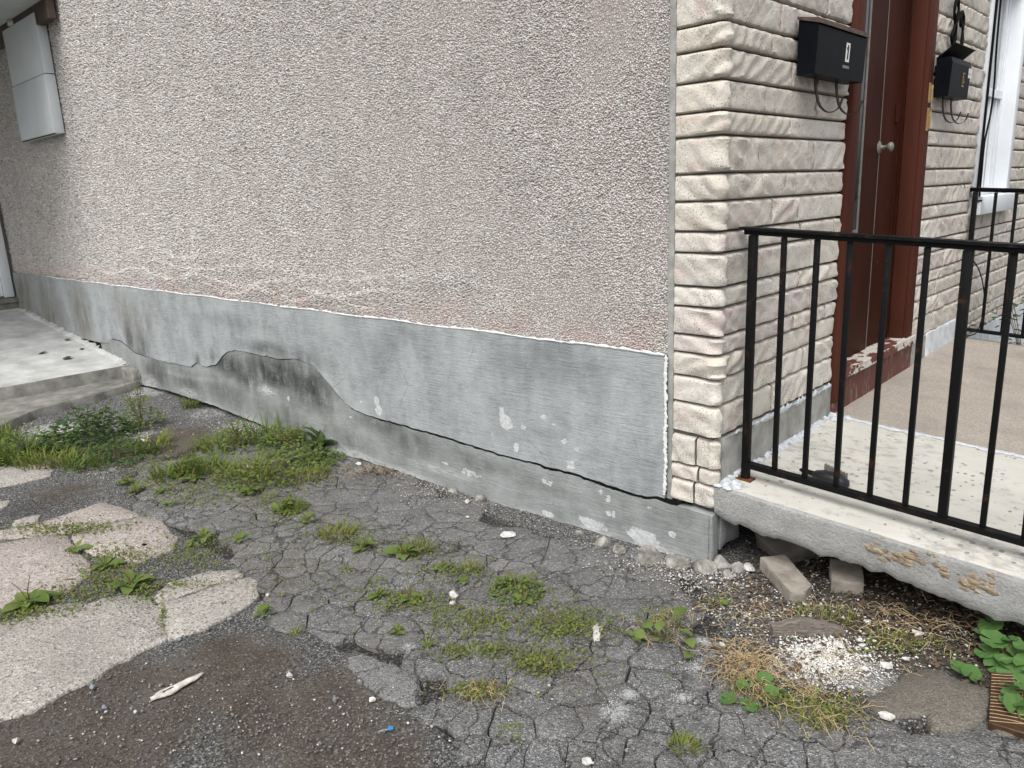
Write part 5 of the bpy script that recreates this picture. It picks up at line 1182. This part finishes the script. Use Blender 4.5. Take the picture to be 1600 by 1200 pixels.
def bushy(px, py, rpx, hpx, n, label, mat='leafdark', s=(.012, .026), name='bushy_weed', stems=8):
    p = G(px, py); k = mpp(p); rd = random.Random(int(px + py * 5)); mb = MB(); R_, H_ = rpx * k, hpx * k
    for _ in range(n):
        a = rd.uniform(0, 6.28); r = math.sqrt(rd.random()); hh = rd.random() * (1 - .75 * r * r) * H_; c = np.array([p[0] + R_ * r * math.cos(a), p[1] + R_ * r * math.sin(a), p[2] + hh]); tinyleaf(mb, c, rd.uniform(*s), rd, 0)
    for _ in range(stems):
        a = rd.uniform(0, 6.28); r = rd.uniform(.1, .7); q_ = np.array([p[0] + R_ * r * math.cos(a), p[1] + R_ * r * math.sin(a), p[2] + H_ * rd.uniform(.7, 1.25)]); pts = catmull([p, (p + q_) / 2 + np.array([0, 0, .02]), q_], 4); mb.tube(pts, .0018, 4, 1)
        for q2 in pts[4:]:
            for _ in range(2): tinyleaf(mb, q2, rd.uniform(*s) * .7, rd, 0)
    o = mb.build(name, [MAT[mat], MAT['stem']], None, loc=p); return tag(o, label, 'weed')
# big growth at left and along the wall
bushy(140, 690, 60, 48, 760, 'dark green clover like clump in front of the porch step', 'leafdark', (.02, .045))
bushy(222, 668, 30, 58, 330, 'light green bushy weed beside the dark clump', 'leaf', (.014, .034))
bushy(180, 716, 56, 22, 420, 'low dark creeping weed at the lower side of the dark clump', 'leafdark', (.016, .034))
bushy(45, 708, 66, 34, 480, 'low green weed mixed with grass at the left edge', 'leaf', (.014, .030))
bushy(425, 738, 84, 26, 760, 'dense low green weed bed below the damp plinth', 'leaf', (.013, .028))
bushy(492, 724, 46, 30, 330, 'green creeping weeds right of the weed bed under the broad leaves', 'leaf', (.013, .028))
bushy(372, 694, 56, 34, 420, 'green weeds among tall grass near the wall', 'leaf', (.013, .028))
bushy(450, 700, 46, 34, 520, 'leafy green weeds at the wall foot left of the dock plant', 'leaf', (.013, .028))
bushy(455, 795, 26, 16, 240, 'light green creeping weed on the upper asphalt below the weed bed', 'leaf', (.010, .02))
bushy(300, 735, 40, 18, 360, 'low weeds left of the white paint chip', 'leaf', (.012, .024))
bushy(808, 925, 42, 18, 260, 'clover with tiny yellow flowers on the cracked asphalt', 'leaf', (.010, .018), 'clover_plant', 4)
rosette(503, 702, 42, 12, 'dark broad leaved dock plant standing against the plinth', None, 'leafdark', .9, 'dock_plant', 'weed', .6)
GT = 'small grass tufts growing in the asphalt cracks'
grass(15, 715, 48, 25, 280, 'thick grass tuft at the far left edge below the porch', 'grass along the wall foot', .15, 60)
grass(75, 722, 46, 21, 240, 'thick grass tuft left of the dark clump', 'grass along the wall foot', .15, 50)
grass(0, 690, 30, 26, 100, 'grass tuft behind the thick one at the left edge', 'grass along the wall foot', .1, 20)
grass(130, 728, 40, 22, 110, 'short grass in front of the dark clump', 'grass along the wall foot', .15, 20)
grass(300, 636, 15, 22, 60, 'isolated grass tuft against the painted footing', 'grass along the wall foot', .1)
grass(340, 700, 45, 24, 120, 'grass tuft left of the tall grass by the wall', 'grass along the wall foot', .15, 40)
grass(412, 690, 44, 42, 70, 'tall grass by the wall under the damp patch', 'grass along the wall foot', .15, 40)
grass(460, 692, 36, 38, 60, 'tall grass between the dock plant and the damp patch', 'grass along the wall foot', .15, 30)
grass(395, 745, 55, 30, 150, 'short grass at the lower edge of the weed bed', 'grass along the wall foot', .25, 40)
grass(475, 748, 50, 24, 120, 'short yellowing grass right of the weed bed', 'grass along the wall foot', .4, 30)
grass(268, 745, 32, 30, 90, 'grass tuft beside the white paint chip', 'grass along the wall foot', .15, 20)
grass(238, 700, 34, 26, 90, 'bright grass right of the dark clump', 'grass along the wall foot', .1, 20)
grass(325, 735, 34, 30, 90, 'grass between the white paint chip and tall grass', 'grass along the wall foot', .15, 20)
LBG = [(530, 838, 32, 28, 120, 'yellowish grass tuft below the large smooth asphalt sheet'), (652, 862, 30, 26, 110, 'grass tuft with broad leaves at the middle of the asphalt'), (735, 893, 26, 24, 90, 'small grass tuft left of the yellow flowered clover'), (630, 942, 34, 14, 90, 'flat grass mat left of the long white stone'),
       (590, 912, 16, 14, 40, 'tiny grass tuft above the flat grass mat'), (1168, 1090, 28, 34, 50, 'grass with round leaves at the left of the dry straw'), (1272, 968, 30, 26, 60, 'dark grass tuft left behind the weathered board'), (1308, 970, 26, 30, 46, 'dark grass tuft above the right end of the board'), (1070, 1168, 24, 22, 130, 'dense round grass tuft at the lower middle'),
       (668, 1012, 7, 34, 14, 'few upright grass blades in a crack'), (1110, 945, 5, 44, 7, 'single tall grass blade by the gravel'), (1215, 1095, 22, 22, 46, 'thin grass at the lower side of the straw'), (1392, 1005, 28, 26, 60, 'green grass tuft at the right of the plaster dust'),
       (842, 1040, 36, 20, 130, 'yellow green grass mat left of the plaster smear'), (772, 1022, 18, 16, 50, 'small tuft between two grass mats'), (718, 1022, 16, 16, 50, 'small tuft above the trailing dry weed'), (885, 978, 40, 14, 130, 'mossy grass mat below the clover'), (750, 1083, 30, 18, 70, 'trailing reddish grass on the lower asphalt'), (462, 990, 10, 18, 24, 'dry tuft beside the soil edge'), (540, 892, 12, 14, 30, 'tiny tuft in a crack at the asphalt centre'),
       (800, 1145, 24, 12, 50, 'thin grass in the bottom asphalt crack'), (700, 965, 34, 12, 90, 'flat grass patch under the long white stone'), (760, 985, 40, 12, 90, 'reddish green grass patch between clover and tuft'), (820, 905, 20, 14, 40, 'short grass above the clover'), (415, 782, 22, 18, 60, 'grass tuft above the yellow rosette'), (455, 800, 22, 22, 60, 'yellowing tuft on the upper asphalt'), (420, 870, 14, 10, 24, 'sparse tuft left of the cracked asphalt middle'),
       (190, 885, 50, 16, 110, 'grass strip growing between two pink concrete slabs'), (100, 828, 60, 10, 110, 'grass strip between the upper concrete slabs'), (30, 835, 40, 12, 80, 'grass at the left end of the slab joint'), (215, 815, 24, 8, 40, 'short moss grass at the tip of the upper slab'), (280, 880, 30, 12, 60, 'grass at the edge of the pink slab'), (330, 890, 30, 12, 60, 'grass above the small grey slab'), (20, 962, 30, 14, 60, 'grass below the left pink slab'), (130, 905, 30, 14, 60, 'grass at the corner of the left pink slab'), (340, 850, 26, 14, 50, 'grass tuft right of the pink slab'), (380, 835, 20, 10, 36, 'flat tuft right of the concrete slabs'), (1030, 980, 40, 30, 70, 'thin reddish grass around the upright leaves'), (1450, 1015, 40, 14, 30, 'sparse grass on the soil below the landing'), (1290, 1125, 30, 18, 50, 'pale creeping grass at the edge of the asphalt')]
for (px, py, r_, h_, n_, lb) in LBG: grass(px, py, r_, h_ * .72, n_, lb, GT, .22 if 'yellow' not in lb and 'dry' not in lb and 'reddish' not in lb else .5, 12)
RG = 'broad leaved weeds rooted in the cracks'
for (px, py, r_, n_, lb, lf) in [(45, 945, 34, 9, 'plantain with seed stalks at the left edge of the big slab', .35), (206, 918, 30, 9, 'plantain in the joint above the big grey slab', .4), (413, 962, 21, 5, 'lone plantain seedling at the corner of the asphalt', .5), (620, 992, 15, 6, 'small green rosette in the middle of an asphalt piece', .5), (568, 858, 22, 7, 'green rosette below the yellowish grass', .45), (630, 868, 27, 8, 'large rosette beside the central grass tuft', .4), (690, 890, 18, 6, 'small rosette right of the large one', .4), (820, 942, 20, 6, 'rosette at the lower edge of the clover', .4), (440, 800, 20, 7, 'yellow green rosette on the upper asphalt', .45), (393, 772, 20, 7, 'green rosette in the weeds below the wall', .45), (300, 752, 18, 6, 'rosette at the left of the weed bed', .45), (196, 756, 16, 6, 'rosette below the dark creeping weed', .45), (214, 768, 17, 6, 'second rosette below the dark creeping weed nearer the slabs', .45), (285, 742, 22, 7, 'leafy rosette beside the paint chip', .5), (250, 770, 14, 5, 'tiny rosette above the pink slab tip', .4), (268, 790, 14, 5, 'tiny rosette right of the pink slab tip', .4), (118, 862, 20, 5, 'rosette at the upper edge of the left pink slab', .35), (165, 888, 22, 7, 'leafy rosette in the grass strip between pink slabs', .4), (318, 842, 17, 6, 'rosette in the cracks right of the pink slab', .4), (298, 852, 16, 5, 'rosette beside the pink slab corner', .4), (378, 845, 16, 5, 'small rosette on the asphalt right of the slabs', .4), (640, 938, 22, 7, 'rosette within the flat grass mat', .3), (590, 934, 18, 6, 'rosette at the left end of the flat grass mat', .3), (768, 1018, 16, 5, 'pale rosette near the yellow green mat', .5), (790, 915, 22, 7, 'leafy rosette in the clover', .6), (1128, 950, 14, 4, 'single round leaf weed by the gravel', .7), (480, 815, 18, 6, 'yellow rosette above the yellowish grass', .45), (725, 912, 14, 5, 'tiny rosette under the small tuft', .4), (1395, 1018, 14, 4, 'leafy weed at the right of the plaster dust', .5), (1215, 1085, 16, 5, 'round leaved seedling in the straw', .6)]:
    rosette(px, py, r_, n_, lb, RG, 'leaf', lf)
# upright oval leaves right of the T-shaped flake
t = empty('upright_weed', G(1045, 1003), 'upright weed with large oval yellow green leaves left of the gravel', 'weed')
base = G(1042, 1000); rd = random.Random(9)
for (px, py, L_px, hpx, ang) in ((1050, 965, 30, 26, 1.2), (1020, 985, 30, 14, 2.6), (1012, 1000, 26, 5, 3.2), (1040, 1003, 26, 6, 4.6), (1072, 998, 28, 3, 5.6), (1075, 1020, 26, 2, 5.2), (990, 998, 20, 4, 3.0), (1005, 1008, 18, 2, 3.6), (1030, 990, 24, 18, 2.0), (1060, 985, 20, 8, .3)):
    p = G(px + 0, py + hpx * 1.15); k = mpp(p); o = bpy.data.objects.new('leaf', LM['leaf'][1]); COL.objects.link(o); o.parent = t
    hb = hpx * k * 1.1; o.location = (p[0] - t.location[0], p[1] - t.location[1], p[2] + hb - t.location[2]); o.rotation_euler = (rd.uniform(-.5, .5), rd.uniform(-.7, .1) , ang); s = L_px * k * 1.0; o.scale = (s, s * 1.05, s)
    m = MB(); m.tube(catmull([base, (base + np.array([p[0], p[1], p[2] + hb])) / 2 + np.array([0, 0, .01]), (p[0], p[1], p[2] + hb)], 4), .0014, 4); m.build('stalk', MAT['stem'], t)
# mallow with round scalloped leaves
def mallow_mesh(seed):
    rd = random.Random(seed); V = [(0, 0, -.10)]; Fc = []; n = 26
    for L, rr_ in enumerate((.5, 1.0)):
        for i in range(n):
            a = .22 + (6.283 - .44) * i / (n - 1); r = rr_ * (1 + (.07 * abs(math.sin(i * .62)) if L else 0)); V.append((r * math.cos(a + math.pi), r * math.sin(a + math.pi), .04 * math.sin(a * 7) * rr_ + .16 * rr_ * rr_ - .10 + .05 * rd.uniform(-1, 1) * rr_))
    for i in range(n - 1): Fc += [(0, 1 + i, 2 + i), (1 + i, 1 + n + i, 2 + n + i, 2 + i)]
    me = bpy.data.meshes.new('leaf'); me.from_pydata(V, [], Fc); me.materials.append(MAT['mallow']); me.polygons.foreach_set('use_smooth', np.ones(len(Fc), bool)); me.update(); return me
MM = [mallow_mesh(i) for i in range(4)]
def mallow(root, leaves, label):
    r_ = G(*root); t = empty('mallow_plant', r_, label, 'mallow', 'mallow plants under the landing'); rd = random.Random(root[0])
    for (px, py, rad, hpx) in leaves:
        g = G(px, py + hpx * 1.1); k = mpp(g); h = hpx * k * 1.15; c = np.array([g[0], g[1], g[2] + h])
        o = bpy.data.objects.new('leaf', rd.choice(MM)); COL.objects.link(o); o.parent = t; o.location = (c - r_).tolist(); s = rad * k * 1.05; o.scale = (s, s, s)
        o.rotation_euler = (rd.uniform(.25, .75), rd.uniform(-.35, .25), rd.uniform(-2.5, 2.5)) if rd.random() < .55 else (rd.uniform(-.1, .5), rd.uniform(-.3, .3), rd.uniform(-3, 3))
        m = MB(); m.tube(catmull([r_, (r_ + c) / 2 + np.array([0, 0, .015]), c - np.array([0, 0, .1 * s])], 4), .0016, 5); m.build('stalk', MAT['stem'], t)
mallow((1578, 1045), [(1546, 978, 15, 26), (1537, 993, 13, 22), (1549, 1003, 15, 26), (1560, 1008, 12, 22), (1574, 1003, 9, 30), (1540, 1020, 13, 12), (1583, 1022, 12, 20), (1597, 1012, 13, 34), (1556, 1040, 13, 8), (1578, 1048, 15, 10), (1602, 1040, 14, 20), (1566, 1032, 10, 16)], 'mallow clump with round scalloped leaves rising beside the landing')
mallow((1592, 1118), [(1582, 1078, 15, 24), (1596, 1074, 14, 30), (1588, 1108, 17, 14), (1600, 1100, 14, 20), (1575, 1092, 11, 16)], 'mallow leaves growing over the dark brown grained board')
mallow((1520, 1066), [(1502, 1046, 14, 8), (1516, 1052, 11, 10), (1530, 1062, 7, 6)], 'low pair of round mallow leaves in front of the flat stone')
mallow((1180, 1098), [(1137, 1092, 11, 6), (1170, 1102, 11, 4), (1195, 1062, 11, 8), (1205, 1082, 9, 6), (1160, 1070, 8, 8)], 'small round leaved mallow seedling at the left of the straw')
# shrub beyond the porch
p = np.array([.33, 3.9, .0]); mb = MB(); rd = random.Random(2)
for _ in range(380): mb_c = p + np.array([rd.gauss(0, .16), rd.gauss(0, .22), rd.uniform(0, .55)]); tinyleaf(mb, mb_c, rd.uniform(.02, .05), rd, 0)
for _ in range(20): mb.tube([p, p + np.array([rd.gauss(0, .1), rd.gauss(0, .15), rd.uniform(.3, .6)])], .003, 4, 1)
o = mb.build('shrub', [MAT['leafdark'], MAT['stem']], None, loc=p); tag(o, 'dark green shrub beyond the far end of the landing', 'shrub')

# creeping ground cover along cracks and dry straw, leaf litter (stuff)
mb = MB(); rd = random.Random(17)
for (px, py, sx, sy, n) in [(880, 975, 40, 16, 420), (845, 1035, 30, 10, 260), (750, 970, 40, 14, 260), (640, 940, 36, 9, 220), (700, 895, 40, 10, 160), (650, 860, 34, 10, 160), (530, 835, 30, 10, 180), (440, 800, 24, 14, 160), (330, 770, 50, 14, 300), (250, 760, 40, 14, 220), (190, 870, 34, 10, 200), (90, 828, 44, 6, 200), (745, 1082, 30, 7, 140), (1290, 1120, 28, 12, 160), (1260, 1100, 40, 14, 140), (1400, 1010, 40, 10, 80), (300, 860, 30, 14, 160), (420, 750, 70, 14, 320), (210, 720, 60, 14, 260), (770, 1015, 26, 6, 80), (715, 1020, 20, 8, 60), (1040, 980, 40, 18, 60), (560, 845, 20, 8, 60), (20, 965, 30, 8, 80), (820, 925, 24, 12, 120), (175, 905, 34, 12, 260), (120, 930, 40, 8, 160), (60, 955, 40, 7, 160), (230, 930, 14, 10, 90), (280, 915, 40, 5, 90), (120, 826, 60, 5, 160), (255, 965, 3, 12, 30), (560, 930, 60, 20, 60), (450, 900, 50, 40, 90), (900, 1050, 60, 30, 60)]:
    for _ in range(int(n * 2.6)):
        p = G(px + rd.gauss(0, sx), py + rd.gauss(0, sy), .002)
        if p[1] > -.04 and p[0] < .0: continue
        p[2] += rd.random() * .012; tinyleaf(mb, p, rd.uniform(.004, .0095) * (1 + .12 * np.linalg.norm(p - CAM)), rd, 0 if rd.random() < .82 else 1, 1.0)
o = mb.build('creeping_weeds', [MAT['moss'], MAT['litter']], None); tag(o, 'low creeping weeds filling the asphalt cracks', 'ground cover', None, 'stuff')
mb = MB()
def strand(mb, p, L, rd, m=0, r=.0009, curl=.6, rise=.02):
    a = rd.uniform(0, 6.28); q_ = np.array(p); pts = [q_]; n = 6
    for i in range(n): a += rd.gauss(0, curl * .5); q_ = q_ + np.array([math.cos(a), math.sin(a), 0]) * L / n; pts.append(q_ + np.array([0, 0, rise * math.sin((i + 1) / n * math.pi) * rd.uniform(.3, 1)]))
    mb.tube(pts, [r] * n + [r * .4], 3, m, False)
for (px, py, sx, sy, n, la, lb_) in [(1170, 1040, 20, 12, 150, .05, .13), (1200, 1060, 30, 12, 70, .05, .12), (1150, 1020, 18, 12, 50, .04, .10), (1265, 1098, 36, 9, 60, .04, .10), (1300, 1050, 60, 16, 30, .03, .08), (1180, 960, 60, 20, 90, .03, .09), (1420, 985, 70, 26, 120, .04, .12), (1330, 960, 60, 16, 60, .03, .08), (755, 1082, 24, 6, 40, .03, .09), (1040, 975, 30, 16, 40, .04, .09), (480, 745, 50, 10, 60, .04, .10), (590, 735, 16, 5, 50, .02, .06), (300, 735, 60, 20, 50, .04, .12), (1300, 1130, 30, 12, 40, .03, .08)]:
    for _ in range(n): strand(mb, G(px + rd.gauss(0, sx), py + rd.gauss(0, sy), .004), rd.uniform(la, lb_), rd, 0 if rd.random() < .8 else 1)
o = mb.build('dry_straw', [MAT['straw'], MAT['litter']], None); tag(o, 'tangled dry straw at the edge of the plaster dust', 'straw', None, 'stuff')
mb = MB()
for (px, py, sx, sy, n) in [(1450, 970, 80, 26, 260), (1400, 950, 70, 16, 160), (1180, 930, 50, 20, 120), (1320, 985, 70, 20, 90), (590, 738, 24, 6, 90), (1520, 1020, 40, 26, 120), (1270, 890, 60, 18, 120), (1250, 1060, 50, 24, 80), (110, 520, 10, 4, 4)]:
    for _ in range(n): tinyleaf(mb, G(px + rd.gauss(0, sx), py + rd.gauss(0, sy), .004 + .006 * rd.random()), rd.uniform(.008, .024), rd, 0, .5)
o = mb.build('leaf_litter', MAT['litter'], None); tag(o, 'brown leaf litter on the soil under the landing', 'leaf litter', None, 'stuff')
for (px, py, s, lb) in ((60, 553, .07, 'brown leaf scrap nearest the edge of the porch'), (103, 558, .09, 'long brown leaf scrap on the middle of the porch'), (128, 544, .05, 'curled dark leaf scrap on the porch near the wall'), (100, 531, .05, 'small dark leaf scrap on the porch near the fillet')):
    r_ = ray(px, py); zz = .2
    for _ in range(8): pz = on(px, py, 2, zz); zz = float(porz(pz[0], pz[1])) + .006
    mb = MB(); rd2 = random.Random(px); mb_v = np.array(pz); tinyleaf(mb, mb_v, s * 1.1, rd2, 0, .2); o = mb.build('dead_leaf', MAT['litter'], None, loc=pz); md = o.modifiers.new('thickness', 'SOLIDIFY'); md.thickness = .002; tag(o, lb, 'leaf', 'dead leaves on the porch')
print('objects', len(bpy.data.objects), 'tris', sum(len(o.data.loop_triangles) if False else sum(len(p.vertices) - 2 for p in o.data.polygons) for o in bpy.data.objects if o.type == 'MESH' and len(o.data.polygons) < 100000))
